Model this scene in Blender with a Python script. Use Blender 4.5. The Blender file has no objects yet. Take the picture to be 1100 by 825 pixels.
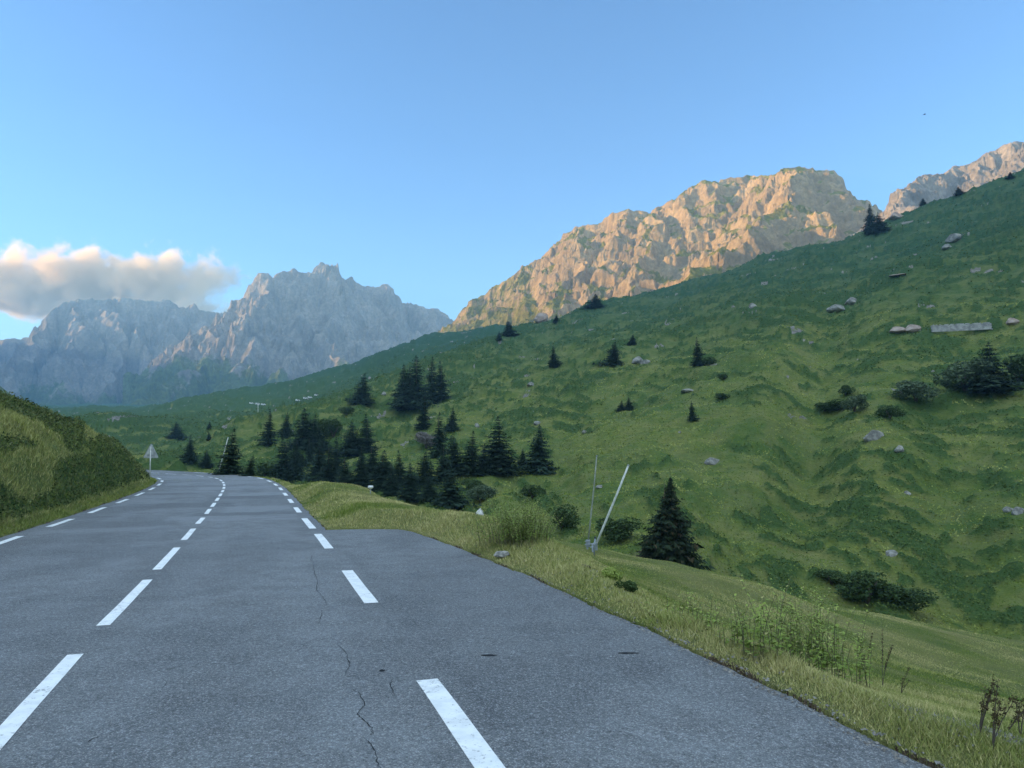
import bpy, math, random
import numpy as np
from mathutils import Vector, Matrix

# ------------------------------------------------------------------ camera, sky, sun, exposure
S = bpy.context.scene
COL = S.collection
PITCH = math.atan(42.5 / 800.0)
cam_d = bpy.data.cameras.new("camera"); cam = bpy.data.objects.new("camera", cam_d); COL.objects.link(cam)
cam_d.sensor_width = 36.0; cam_d.lens = 36.0 * 800 / 1100
cam_d.clip_start = 0.1; cam_d.clip_end = 40000
cam.location = (0, 0, 0); cam.rotation_euler = (math.pi / 2 + PITCH, 0, 0)
S.camera = cam

SUN_AZ, SUN_EL = -91.0, 8.5          # degrees: azimuth from +Y towards +X, elevation
w = bpy.data.worlds.new("World"); S.world = w; w.use_nodes = True
nt = w.node_tree; bg = nt.nodes["Background"]
sky = nt.nodes.new("ShaderNodeTexSky"); sky.sky_type = 'NISHITA'; sky.sun_disc = False
sky.sun_elevation = math.radians(SUN_EL); sky.sun_rotation = math.radians(SUN_AZ)
sky.altitude = 1500; sky.air_density = 1.0; sky.dust_density = 0.25; sky.ozone_density = 3.4
bg.inputs[1].default_value = 0.15
# added bright veil overhead and behind the viewer, unseen, brightens the shaded ground
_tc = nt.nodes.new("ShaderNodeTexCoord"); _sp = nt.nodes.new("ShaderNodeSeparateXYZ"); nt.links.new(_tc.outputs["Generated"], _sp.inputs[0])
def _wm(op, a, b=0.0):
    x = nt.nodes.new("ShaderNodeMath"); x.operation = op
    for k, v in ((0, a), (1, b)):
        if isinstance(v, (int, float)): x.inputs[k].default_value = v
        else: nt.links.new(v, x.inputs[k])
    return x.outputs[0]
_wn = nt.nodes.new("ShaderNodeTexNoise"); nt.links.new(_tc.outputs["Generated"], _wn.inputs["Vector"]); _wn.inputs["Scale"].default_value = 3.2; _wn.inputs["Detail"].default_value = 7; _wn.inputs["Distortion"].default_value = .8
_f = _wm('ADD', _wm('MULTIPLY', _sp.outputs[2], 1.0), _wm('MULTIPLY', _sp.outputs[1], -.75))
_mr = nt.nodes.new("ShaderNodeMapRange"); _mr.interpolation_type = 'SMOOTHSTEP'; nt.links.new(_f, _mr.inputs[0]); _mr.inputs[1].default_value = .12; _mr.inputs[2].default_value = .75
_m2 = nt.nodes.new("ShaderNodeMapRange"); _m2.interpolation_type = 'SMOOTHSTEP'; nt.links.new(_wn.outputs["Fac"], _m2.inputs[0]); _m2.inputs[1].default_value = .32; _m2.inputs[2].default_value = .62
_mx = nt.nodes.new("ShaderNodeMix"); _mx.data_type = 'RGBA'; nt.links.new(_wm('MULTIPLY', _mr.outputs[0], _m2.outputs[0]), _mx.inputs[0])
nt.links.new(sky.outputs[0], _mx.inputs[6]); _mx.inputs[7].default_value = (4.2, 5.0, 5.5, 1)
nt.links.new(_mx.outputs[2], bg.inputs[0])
sd = bpy.data.lights.new("sun", 'SUN'); sun = bpy.data.objects.new("sun", sd); COL.objects.link(sun)
sd.energy = 5.0; sd.angle = math.radians(0.5); sd.color = (1.0, 0.60, 0.24)
_sv = Vector((math.sin(math.radians(SUN_AZ)) * math.cos(math.radians(SUN_EL)),
              math.cos(math.radians(SUN_AZ)) * math.cos(math.radians(SUN_EL)), math.sin(math.radians(SUN_EL))))
sun.rotation_euler = _sv.to_track_quat('Z', 'Y').to_euler()
S.view_settings.view_transform = 'Standard'; S.view_settings.look = 'None'
S.view_settings.exposure = 1.5; S.view_settings.gamma = 1.0; S.view_settings.use_curve_mapping = False
try:
    S.cycles.max_bounces = 6; S.cycles.diffuse_bounces = 3; S.cycles.transparent_max_bounces = 8
    S.cycles.volume_bounces = 3; S.cycles.use_denoising = True
except Exception: pass

rng = np.random.default_rng(7); random.seed(7)
CP, SP = math.cos(PITCH), math.sin(PITCH)

def ray(px, py):
    """photo pixel -> (x/y, z/y) of the ray"""
    v = 412.5 - py; d = 800 * CP - v * SP
    return (px - 550) / d, (800 * SP + v * CP) / d
def at(px, py, Y):
    a, e = ray(px, py); return (a * Y, Y, e * Y)

# ------------------------------------------------------------------ noise
_P = np.random.default_rng(11).permutation(4096).astype(np.int64)
_G = np.random.default_rng(12).uniform(0, 2 * np.pi, 4096); _GX, _GY = np.cos(_G), np.sin(_G)
_G3 = np.random.default_rng(13).normal(size=(4096, 3)); _G3 /= np.linalg.norm(_G3, axis=1)[:, None]
def _h2(i, j): return _P[(_P[i & 4095] + j) & 4095]
def perlin2(x, y):
    xi = np.floor(x).astype(np.int64); yi = np.floor(y).astype(np.int64)
    fx, fy = x - xi, y - yi
    u = fx * fx * fx * (fx * (fx * 6 - 15) + 10); v = fy * fy * fy * (fy * (fy * 6 - 15) + 10)
    def g(a, b):
        h = _h2(xi + a, yi + b); return _GX[h] * (fx - a) + _GY[h] * (fy - b)
    n0 = g(0, 0) * (1 - u) + g(1, 0) * u; n1 = g(0, 1) * (1 - u) + g(1, 1) * u
    return (n0 * (1 - v) + n1 * v) * 1.5
def perlin3(x, y, z):
    xi, yi, zi = [np.floor(t).astype(np.int64) for t in (x, y, z)]
    fx, fy, fz = x - xi, y - yi, z - zi
    s = lambda f: f * f * f * (f * (f * 6 - 15) + 10)
    u, v, w_ = s(fx), s(fy), s(fz); out = 0
    for a in (0, 1):
        for b in (0, 1):
            for c in (0, 1):
                h = _P[(_h2(xi + a, yi + b) + zi + c) & 4095]; G = _G3[h]
                d = G[..., 0] * (fx - a) + G[..., 1] * (fy - b) + G[..., 2] * (fz - c)
                out = out + d * (u if a else 1 - u) * (v if b else 1 - v) * (w_ if c else 1 - w_)
    return out * 1.5
def fbm2(x, y, o=4, gain=.5):
    r = 0; a = 1.0
    for k in range(o):
        r = r + a * perlin2(x + 17.3 * k, y - 9.1 * k); x = x * 2.03; y = y * 2.03; a *= gain
    return r
def ridged3(x, y, z, o=4, gain=.5):
    r = 0; a = 1.0; wgt = 1.0
    for k in range(o):
        n = 1 - np.abs(perlin3(x + 7.7 * k, y + 3.1 * k, z - 5.3 * k)); n = n * n * wgt
        wgt = np.clip(n * 1.6, 0, 1); r = r + a * n; x = x * 2.1; y = y * 2.1; z = z * 2.1; a *= gain
    return r
def sstep(a, b, x):
    t = np.clip((x - a) / (b - a), 0, 1); return t * t * (3 - 2 * t)

# ------------------------------------------------------------------ mesh helpers
def make_mesh(name, V, F, mat=None, smooth=True, attrs=None):
    V = np.asarray(V, dtype=np.float32).reshape(-1, 3); F = np.asarray(F, dtype=np.int32)
    me = bpy.data.meshes.new(name); n = F.shape[1]
    me.vertices.add(len(V)); me.vertices.foreach_set("co", V.ravel())
    me.loops.add(F.size); me.loops.foreach_set("vertex_index", F.ravel())
    me.polygons.add(len(F)); me.polygons.foreach_set("loop_start", np.arange(0, F.size, n, dtype=np.int32))
    try: me.polygons.foreach_set("loop_total", np.full(len(F), n, dtype=np.int32))
    except Exception: pass
    me.update(calc_edges=True)
    me.polygons.foreach_set("use_smooth", np.full(len(F), bool(smooth)))
    for k, a in (attrs or {}).items():
        at_ = me.attributes.new(k, 'FLOAT', 'POINT'); at_.data.foreach_set("value", np.asarray(a, np.float32).ravel())
    if mat: me.materials.append(mat)
    return me
def obj(name, me, parent=None, loc=None, **props):
    o = bpy.data.objects.new(name, me); COL.objects.link(o)
    if parent: o.parent = parent
    if loc is not None: o.location = loc
    for k, v in props.items(): o[k] = v
    return o
def thing(name, label, cat, loc=(0, 0, 0), group=None, rz=0):
    o = bpy.data.objects.new(name, None); COL.objects.link(o); o.location = loc; o.rotation_euler = (0, 0, rz)
    o.empty_display_size = 0.3; o['label'] = label; o['category'] = cat
    if group: o['group'] = group
    return o
def grid_faces(nu, nv, closed=False):
    i = np.arange(nu if closed else nu - 1)[:, None]; j = np.arange(nv - 1)[None, :]
    i2 = (i + 1) % nu
    return np.stack([i * nv + j + 0 * i, i2 * nv + j, i2 * nv + j + 1, i * nv + j + 1 + 0 * i], -1).reshape(-1, 4)
class MB:
    """collects polygons (mixed) for a small mesh"""
    def __init__(s): s.v = []; s.f = []
    def add(s, v, f):
        b = len(s.v); s.v += [tuple(map(float, p)) for p in v]; s.f += [tuple(i + b for i in q) for q in f]
    def tube(s, pts, rad, n=8, cap=True):
        pts = [Vector(p) for p in pts]; rad = rad if hasattr(rad, '__len__') else [rad] * len(pts); v = []; f = []
        for k, p in enumerate(pts):
            d = (pts[min(k + 1, len(pts) - 1)] - pts[max(k - 1, 0)]).normalized()
            a = d.cross(Vector((1, 0, 0)) if abs(d.x) < .8 else Vector((0, 1, 0))).normalized(); b = d.cross(a)
            for q in range(n):
                t = 2 * math.pi * q / n; v.append(p + a * math.cos(t) * rad[k] + b * math.sin(t) * rad[k])
        for k in range(len(pts) - 1):
            for q in range(n): f.append((k * n + q, k * n + (q + 1) % n, (k + 1) * n + (q + 1) % n, (k + 1) * n + q))
        if cap: f += [tuple(range(n))[::-1], tuple((len(pts) - 1) * n + q for q in range(n))]
        s.add(v, f)
    def box(s, c, d, R=None):
        v = [Vector((x * d[0] / 2, y * d[1] / 2, z * d[2] / 2)) for x in (-1, 1) for y in (-1, 1) for z in (-1, 1)]
        if R: v = [R @ p for p in v]
        s.add([p + Vector(c) for p in v], [(0, 1, 3, 2), (4, 6, 7, 5), (0, 4, 5, 1), (2, 3, 7, 6), (0, 2, 6, 4), (1, 5, 7, 3)])
    def mesh(s, name, mat, smooth=False):
        me = bpy.data.meshes.new(name); me.from_pydata(s.v, [], s.f); me.update(); me.materials.append(mat)
        me.polygons.foreach_set("use_smooth", [smooth] * len(me.polygons)); return me

# ------------------------------------------------------------------ materials
class N:
    def __init__(s, name, rough=.9, spec=.2):
        s.m = bpy.data.materials.new(name); s.m.use_nodes = True; s.t = s.m.node_tree
        s.b = s.t.nodes["Principled BSDF"]; s.b.inputs["Roughness"].default_value = rough
        s.b.inputs["Specular IOR Level"].default_value = spec
    def n(s, typ, **k):
        x = s.t.nodes.new(typ)
        for a, v in k.items(): setattr(x, a, v)
        return x
    def l(s, a, b): s.t.links.new(a, b)
    def setin(s, sock, v):
        if hasattr(v, 'is_output') or isinstance(v, bpy.types.NodeSocket): s.l(v, sock)
        else: sock.default_value = v
    def pos(s, scale=(1, 1, 1), obj_=False):
        if obj_: o = s.n("ShaderNodeTexCoord").outputs["Object"]
        else: o = s.n("ShaderNodeNewGeometry").outputs["Position"]
        mp = s.n("ShaderNodeMapping"); mp.inputs["Scale"].default_value = scale; s.l(o, mp.inputs[0]); return mp.outputs[0]
    def noise(s, vec, scale, detail=4, rough=.55, dist=0):
        x = s.n("ShaderNodeTexNoise"); s.l(vec, x.inputs["Vector"]); x.inputs["Scale"].default_value = scale
        x.inputs["Detail"].default_value = detail; x.inputs["Roughness"].default_value = rough
        x.inputs["Distortion"].default_value = dist; return x.outputs["Fac"]
    def ramp(s, fac, pts):
        x = s.n("ShaderNodeMapRange", interpolation_type='SMOOTHSTEP'); s.l(fac, x.inputs[0])
        x.inputs[1].default_value, x.inputs[2].default_value = pts[0], pts[1]
        if len(pts) > 2: x.inputs[3].default_value, x.inputs[4].default_value = pts[2], pts[3]
        return x.outputs[0]
    def mix(s, f, a, b, mode='MIX'):
        x = s.n("ShaderNodeMix", data_type='RGBA', blend_type=mode); s.setin(x.inputs[0], f)
        for sock, v in ((x.inputs[6], a), (x.inputs[7], b)):
            if isinstance(v, tuple): v = tuple(v) + (1,) if len(v) == 3 else v
            s.setin(sock, v)
        return x.outputs[2]
    def math(s, op, a, b=0.0):
        x = s.n("ShaderNodeMath", operation=op); s.setin(x.inputs[0], a); s.setin(x.inputs[1], b); return x.outputs[0]
    def attr(s, name):
        x = s.n("ShaderNodeAttribute"); x.attribute_name = name; return x.outputs["Fac"]
    def col(s, c):
        if isinstance(c, tuple): c = c + (1,)
        s.setin(s.b.inputs["Base Color"], c); return s
    def bump(s, h, strength=.3, dist=.05):
        x = s.n("ShaderNodeBump"); x.inputs["Strength"].default_value = strength; x.inputs["Distance"].default_value = dist
        s.l(h, x.inputs["Height"]); s.l(x.outputs[0], s.b.inputs["Normal"]); return s
def simple(name, c, c2=None, scale=8, rough=.8, spec=.3, metal=0, bump=0):
    m = N(name, rough, spec)
    if c2 is not None:
        f = m.noise(m.pos(obj_=True), scale, 5); m.col(m.mix(m.ramp(f, (.35, .65)), c, c2))
        if bump: m.bump(f, bump, .05)
    else: m.col(c)
    m.b.inputs["Metallic"].default_value = metal
    return m.m

# ground ------------------------------------------------------------
def ground_material():
    m = N("grassland", .95, .12); p = m.pos(); p2 = m.pos((1, 1, 2.2))
    g1 = m.ramp(m.noise(p, .035, 5, .6), (.36, .64)); g2 = m.ramp(m.noise(p2, .6, 6, .7), (.35, .65)); g3 = m.ramp(m.noise(p, 9, 4, .7), (.3, .7))
    c = m.mix(g1, (.086, .138, .028), (.165, .195, .042))
    hz = m.n('ShaderNodeSeparateXYZ'); m.l(p, hz.inputs[0])
    c = m.mix(m.math('MULTIPLY', g2, .55), c, (.050, .105, .034))
    c = m.mix(m.attr('dry'), c, (.36, .30, .13))
    c = m.mix(m.math('MULTIPLY', g3, .35), c, m.mix(.5, c, (.02, .04, .012)))
    sh = m.ramp(m.math('ADD', m.attr('shrub'), m.math('MULTIPLY', m.math('SUBTRACT', m.noise(p2, 1.1, 9, .85), .5), 2.6)), (.22, 1.0))
    shc = m.mix(g3, (.032, .072, .020), (.074, .125, .034))
    c = m.mix(sh, c, shc)
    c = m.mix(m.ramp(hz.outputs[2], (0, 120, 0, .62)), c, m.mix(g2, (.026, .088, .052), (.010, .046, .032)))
    rk = m.ramp(m.math('ADD', m.attr('rock'), m.math('MULTIPLY', m.math('SUBTRACT', m.noise(p, .8, 6, .75), .5), .9)), (.45, .6))
    c = m.mix(rk, c, m.mix(g2, (.15, .14, .13), (.27, .25, .23)))
    ea = m.ramp(m.attr('soil'), (.3, .7)); c = m.mix(ea, c, m.mix(g3, (.05, .032, .02), (.15, .12, .08)))
    m.col(c); m.bump(m.math('ADD', m.noise(p, 2.5, 8, .75), m.math('MULTIPLY', m.noise(p2, .42, 6, .7), 5.0)), 1.0, .16)
    return m.m
def rock_material(name, rockA, rockB, grass, scale=1.0):
    m = N(name, .95, .15); p = m.pos(); ps = m.pos((1, 1, .35))
    a = m.ramp(m.noise(ps, .012 * scale, 8, .7), (.35, .65)); b = m.ramp(m.noise(p, .08 * scale, 6, .75), (.35, .65))
    c = m.mix(a, rockA, rockB); c = m.mix(m.math('MULTIPLY', b, .55), c, tuple(x * .45 for x in rockA))
    g = m.ramp(m.math('ADD', m.attr('green'), m.math('MULTIPLY', m.math('SUBTRACT', m.noise(p, .05 * scale, 6, .7), .5), 1.1)), (.4, .62))
    c = m.mix(g, c, m.mix(b, grass, tuple(x * .5 for x in grass)))
    m.col(c); m.bump(m.noise(ps, .09 * scale, 8, .75), 1.0, 6 / scale)
    return m.m
def asphalt_material():
    m = N("asphalt", .78, .35); p = m.pos()
    big = m.ramp(m.noise(m.pos((1, .35, 1)), .30, 4, .6), (.35, .65)); mid = m.noise(p, 2.2, 5, .6)
    fine = m.math('ADD', m.math('MULTIPLY', m.noise(p, 75, 3, .8), .6), m.math('MULTIPLY', m.noise(p, 26, 3, .7), .4)); vor = m.n("ShaderNodeTexVoronoi"); m.l(p, vor.inputs["Vector"]); vor.inputs["Scale"].default_value = 95
    c = m.mix(big, (.135, .145, .152), (.185, .198, .206))
    c = m.mix(m.ramp(mid, (.3, .7)), c, m.mix(.5, c, (.085, .085, .09)))
    c = m.mix(m.attr('patch'), c, (.215, .23, .245)); c = m.mix(m.attr('dark'), c, (.060, .066, .074))
    sp = m.ramp(fine, (.53, .64)); c = m.mix(m.math('MULTIPLY', sp, .9), c, (.42, .44, .46))
    dk = m.ramp(fine, (.48, .38)); c = m.mix(m.math('MULTIPLY', dk, .75), c, (.022, .022, .025))
    vc = m.n("ShaderNodeTexVoronoi", feature='DISTANCE_TO_EDGE'); wv = m.n("ShaderNodeMixRGB"); nw = m.n("ShaderNodeTexNoise"); m.l(p, nw.inputs["Vector"]); nw.inputs["Scale"].default_value = 3.5; nw.inputs["Detail"].default_value = 6; wv.inputs[0].default_value = .13; m.l(p, wv.inputs[1]); m.l(nw.outputs["Color"], wv.inputs[2]); m.l(wv.outputs[0], vc.inputs["Vector"]); vc.inputs["Scale"].default_value = 2.6
    ck = m.math('MULTIPLY', m.ramp(vc.outputs["Distance"], (.014, .003)), m.math('MULTIPLY', m.attr('craze'), m.ramp(m.noise(p, 1.7, 3), (.45, .6))))
    c = m.mix(m.math('MULTIPLY', ck, .7), c, (.03, .03, .033))
    stone = m.n("ShaderNodeSeparateColor"); m.l(vor.outputs["Color"], stone.inputs[0])
    c = m.mix(m.math('MULTIPLY', m.ramp(stone.outputs[0], (.80, .97)), .45), c, (.5, .49, .47))
    m.col(c); m.bump(m.math('ADD', fine, m.math('MULTIPLY', vor.outputs["Distance"], .6)), .8, .012)
    return m.m
def paint_material():
    m = N("road_paint", .7, .3); p = m.pos()
    wr = m.ramp(m.math('ADD', m.noise(p, 18, 6, .8), m.math('MULTIPLY', m.noise(p, 1.3, 3), .35)), (.72, .86))
    c = m.mix(m.ramp(m.noise(p, 6, 5), (.3, .75)), (.86, .87, .86), (.70, .72, .72)); c = m.mix(wr, c, (.17, .17, .17))
    m.col(c); m.bump(m.noise(p, 70, 3), .3, .006); return m.m
M_GROUND = ground_material(); M_ASPHALT = asphalt_material(); M_PAINT = paint_material()

# ------------------------------------------------------------------ road geometry
_fy = np.array([-80, -30, 0, 5, 8, 15, 20, 28, 40, 57, 65, 76, 88, 100, 150, 300.])
_fz = np.array([-.2, -1.6, -2.35, -2.42, -2.50, -2.83, -3.07, -3.45, -3.92, -4.50, -4.75, -5.18, -5.45, -5.7, -7, -12])
_ty = np.arange(-80, 300, .5); _tz = np.interp(_ty, _fy, _fz)
_k = np.exp(-np.linspace(-2, 2, 13) ** 2); _k /= _k.sum(); _tz = np.convolve(np.pad(_tz, 6, 'edge'), _k, 'valid')
def fY(Y): return np.interp(Y, _ty, _tz)
_cl = np.array([(17, -60), (7.7, -30), (-1.9, 0), (-3.7, 5), (-4.72, 8.1), (-5.70, 11.2), (-7.34, 16), (-9.05, 21), (-10.75, 25.9), (-12.85, 32), (-15.8, 40.5),
                (-18.7, 48.7), (-21.9, 57), (-25.2, 64.4), (-29.0, 70.8), (-33.2, 75.8), (-38.0, 80), (-43.4, 84.2), (-50, 88.5), (-58, 92), (-68, 94.5), (-80, 96), (-95, 97)], float)
def smooth_path(P, step=.5):
    d = np.r_[0, np.cumsum(np.hypot(*np.diff(P, axis=0).T))]; s = np.arange(0, d[-1], step)
    Q = np.stack([np.interp(s, d, P[:, 0]), np.interp(s, d, P[:, 1])], 1)
    k = np.exp(-np.linspace(-2, 2, 25) ** 2); k /= k.sum()
    for _ in range(2):
        Q2 = np.stack([np.convolve(np.pad(Q[:, i], 12, 'reflect', reflect_type='odd'), k, 'valid') for i in (0, 1)], 1); Q = Q2
    return Q
CLN = smooth_path(_cl); _T = np.gradient(CLN, axis=0); _T /= np.linalg.norm(_T, axis=1)[:, None]; _NR = np.stack([_T[:, 1], -_T[:, 0]], 1)
_S = np.r_[0, np.cumsum(np.hypot(*np.diff(CLN, axis=0).T))]
S0 = _S[np.argmin(np.abs(CLN[:, 1]) + 0 * CLN[:, 0])]     # station of y = 0
_S = _S - S0
def station(s, d):
    x = np.interp(s, _S, CLN[:, 0]); y = np.interp(s, _S, CLN[:, 1]); nx = np.interp(s, _S, _NR[:, 0]); ny = np.interp(s, _S, _NR[:, 1])
    return x + nx * d, y + ny * d
_edge_wob = lambda s, k: 0.05 * perlin2(np.asarray(s, float) * .7 + k, np.asarray(s, float) * 0 + k) + .03 * perlin2(np.asarray(s, float) * 2.9 + k, np.asarray(s, float) * 0 + 3 * k)
_lay_s = np.array([-60, -8, 0, 6.5, 10.5, 14.5, 18.3, 20.9, 21.8, 22.15, 22.4, 200])
_lay_d = np.array([3.9, 6.2, 6.35, 6.45, 6.5, 6.45, 6.3, 6.15, 5.9, 5.2, 3.8, 3.75])
def right_edge(s): return np.interp(s, _lay_s, _lay_d) + 1.5 * _edge_wob(s, 5.0) + .025 * perlin2(np.asarray(s, float) * 9, np.asarray(s, float) * 0 + 2.2)
def left_edge(s): return -4.75 + _edge_wob(s, 9.0)

ss = np.arange(-58, _S[-1] - 1, .12); nd = 60
tt = np.linspace(0, 1, nd)
dd = left_edge(ss)[:, None] * (1 - tt) + right_edge(ss)[:, None] * tt
X, Y = station(ss[:, None] + 0 * dd, dd); Z = fY(Y) + .012 * fbm2(X * .25, Y * .25, 3)
V = np.stack([X, Y, Z], -1).reshape(-1, 3)
# lighter and darker repair patches laid in the surface
patch = np.zeros_like(X); dark = np.zeros_like(X)
for (s0, s1, d0, d1, v) in [(27, 29.5, -1.2, 3.2, .6), (31, 34.5, .6, 3.3, .7), (38, 40, -3.8, -.5, .5), (36, 45, -4.2, -2.4, .6), (43, 46, .4, 3.5, .8), (50, 54, -1.5, 3, .7), (47, 49, -4, -.3, .6), (57, 62, -4, 3, .6), (60, 75, .5, 3.4, .5), (68, 78, -4.4, -.4, .6), (23.8, 25.2, -4.2, -.3, .45), (19.5, 20.6, .3, 3.4, .3)]:
    jx = .18 * perlin2(X * 1.5 + s0, Y * 1.5); sv = ss[:, None] + jx
    patch = np.maximum(patch, v * sstep(s0 - .15, s0 + .15, sv) * (1 - sstep(s1 - .15, s1 + .15, sv)) * sstep(d0 - .1, d0 + .1, dd + jx) * (1 - sstep(d1 - .1, d1 + .1, dd + jx)))
for (s0, s1, d0, d1, v) in [(29.6, 31, -.5, 3.2, .45), (34.6, 37.5, -3.3, 1.0, .5), (40.5, 42.8, -.4, 3, .5), (54.5, 56.5, -3.6, -.4, .4), (25.6, 27.6, -3.9, -.6, .35), (20.8, 23.5, -3, .6, .25)]:
    jx = .25 * perlin2(X * 1.2 + s0, Y * 1.2); sv = ss[:, None] + jx
    dark = np.maximum(dark, v * sstep(s0 - .2, s0 + .2, sv) * (1 - sstep(s1 - .2, s1 + .2, sv)) * sstep(d0 - .1, d0 + .1, dd + jx) * (1 - sstep(d1 - .1, d1 + .1, dd + jx)))
wn_ = fbm2(X * .18 + 4, Y * .18, 3); patch = np.maximum(patch, .28 * np.clip(.7 + wn_, 0, 1) * (np.exp(-((dd - .75) / .32) ** 2) + np.exp(-((dd - 2.6) / .32) ** 2) + np.exp(-((dd + .85) / .32) ** 2) + np.exp(-((dd + 2.9) / .32) ** 2)) * (dd < 3.4))
dark = np.maximum(dark, .30 * sstep(.15, .5, fbm2(X * .5 + 7, Y * .5, 3)))
craze = np.clip(np.exp(-((dd - 1.75) / .55) ** 2) * sstep(-.1, .35, fbm2(X * .35 + 2, Y * .35, 3)) + .8 * sstep(.25, .5, fbm2(X * .3 + 30, Y * .3, 3)), 0, 1)
seam = .35 * np.exp(-((dd - 3.78) / .05) ** 2) * (ss[:, None] < 22.4) * (ss[:, None] > -40)   # joint of the lay-by
dark = np.clip(dark + seam, 0, 1)
obj("road", make_mesh("road", V, grid_faces(len(ss), nd), M_ASPHALT, True, {'patch': patch, 'dark': dark, 'craze': craze}), kind='structure')
_E = np.concatenate([np.stack(station(ss[::4], left_edge(ss[::4])), 1), np.stack(station(ss[::4], right_edge(ss[::4])), 1)[::-1]])
def poly_sd(x, y):
    """signed distance to the asphalt outline, negative inside"""
    x = x.ravel(); y = y.ravel(); best = np.full(len(x), 1e9); inside = np.zeros(len(x), bool)
    A = _E; B = np.roll(_E, -1, 0)
    for (ax, ay), (bx, by) in zip(A, B):
        ex, ey = bx - ax, by - ay; L = ex * ex + ey * ey + 1e-12
        t = np.clip(((x - ax) * ex + (y - ay) * ey) / L, 0, 1); d = (x - ax - t * ex) ** 2 + (y - ay - t * ey) ** 2
        best = np.minimum(best, d)
        if (ay > by) != (ay < by) or ay != by:
            c = ((ay > y) != (by > y)); xi = ax + (y - ay) * ex / (ey if ey else 1e-9); inside ^= c & (x < xi)
    d = np.sqrt(best); return np.where(inside, -d, d)

def strip_on_road(s0, s1, d, wd, lift=.005, n=14, skew=0.0):
    s_ = np.linspace(s0, s1, n); D = np.linspace(-wd / 2, wd / 2, 4)[None, :] + d
    SS = s_[:, None] + skew * (D - d); x, y = station(SS + 0 * D, D + 0 * SS)
    z = fY(y) + .012 * fbm2(x * .25, y * .25, 3) + lift
    return np.stack([x, y, z], -1).reshape(-1, 3), grid_faces(n, 4)
def merge(parts):
    Vs, Fs, b = [], [], 0
    for v, f in parts: Vs.append(v); Fs.append(f + b); b += len(v)
    return np.concatenate(Vs), np.concatenate(Fs)
def s_of_pix(px, py, d):
    """station whose point at offset d shows at row py"""
    s_ = np.arange(3, 110, .05); x, y = station(s_, 0 * s_ + d); e = fY(y) / y
    row = 412.5 - 800 * (e * CP - SP) / (e * SP + CP)
    m = s_ < 72; return float(s_[m][np.argmin(np.abs(row[m] - py))])
cent = [(5.2, 8.0), ]
parts = [strip_on_road(*[s_of_pix(0, r0, 0), s_of_pix(0, r1, 0)], 0, .16) for (r0, r1) in [(845, 703), (673, 623), (612, 588), (580, 568), (563, 556)]]
s = s_of_pix(0, 552, 0)
while s < 95:
    parts.append(strip_on_road(s, s + 2.6, 0, .16)); s += 4.1
obj("centre_line_markings", make_mesh("centre_line_markings", *merge(parts), M_PAINT), kind='structure')
parts = [strip_on_road(s_of_pix(0, r0, 3.45), s_of_pix(0, r1, 3.45), 3.45, .21) for (r0, r1) in [(860, 731), (648, 613), (589, 574), (568, 557)]]
s = s_of_pix(0, 550.5, 3.45)
while s < 88: parts.append(strip_on_road(s, s + 3, 3.45, .2)); s += 6.0
obj("right_edge_markings", make_mesh("right_edge_markings", *merge(parts), M_PAINT), kind='structure')
parts = []; s = s_of_pix(0, 566, -4.35)
for k in range(-3, 16): parts.append(strip_on_road(s + 6.2 * k, s + 6.2 * k + 3.2, -4.35, .2))
obj("left_edge_markings", make_mesh("left_edge_markings", *merge(parts), M_PAINT), kind='structure')
# cracks: thin open joints traced along the surface
def on_road(px, py):
    a, e = ray(px, py); Yv = np.arange(3, 60, .01); z = e * Yv; i = np.argmin(np.abs(z - fY(Yv))); return a * Yv[i], Yv[i]
M_CRACK = simple("crack_dirt", (.012, .012, .013))
cparts = []
for line in [[(336, 600), (337, 612), (341, 624), (340, 634), (346, 640), (351, 650), (348, 652)], [(346, 655), (345, 662), (342, 670)],
             [(372, 738), (386, 745), (392, 757), (383, 768), (393, 776), (401, 786), (399, 790)], [(390, 792), (398, 800), (405, 815), (409, 830)], [(422, 728), (419, 738), (424, 748)], [(362, 690), (372, 702), (376, 712), (371, 724)],
             [(335, 596), (334, 604)], [(112, 790), (90, 800)]]:
    pts = [on_road(*p) for p in line]; Q = []
    for (a, b) in zip(pts[:-1], pts[1:]):
        for t in np.linspace(0, 1, 6, endpoint=False): Q.append((a[0] * (1 - t) + b[0] * t + random.gauss(0, .006), a[1] * (1 - t) + b[1] * t + random.gauss(0, .008)))
    Q.append(pts[-1]); Q = np.array(Q); T = np.gradient(Q, axis=0); T /= np.linalg.norm(T, axis=1)[:, None] + 1e-9; Nn = np.stack([T[:, 1], -T[:, 0]], 1)
    wd = (.0015 + .0045 * rng.random(len(Q))) * np.sin(np.linspace(.25, 2.9, len(Q)))
    L = np.stack([Q + Nn * wd[:, None], Q - Nn * wd[:, None]], 1)
    z = fY(L[..., 1]) + .012 * fbm2(L[..., 0] * .25, L[..., 1] * .25, 3) + .0035
    cparts.append((np.concatenate([L, z[..., None]], -1).reshape(-1, 3), grid_faces(len(Q), 2)))
for (px, py, wpx) in [(524, 704, .10), (673, 702, .13), (411, 720, .035)]:   # shallow scars
    x, y = on_road(px, py); a = np.linspace(0, 2 * np.pi, 14, endpoint=False)
    P = np.stack([x + wpx * np.cos(a) * (.7 + .5 * rng.random(14)), y + .035 * np.sin(a) * (.6 + .6 * rng.random(14))], 1)
    P = np.vstack([P, [x, y]]); z = fY(P[:, 1]) + .012 * fbm2(P[:, 0] * .25, P[:, 1] * .25, 3) + .004
    cparts.append((np.c_[P, z], np.array([(i, (i + 1) % 14, 14, 14) for i in range(14)])))
V, F = merge(cparts)
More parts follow.
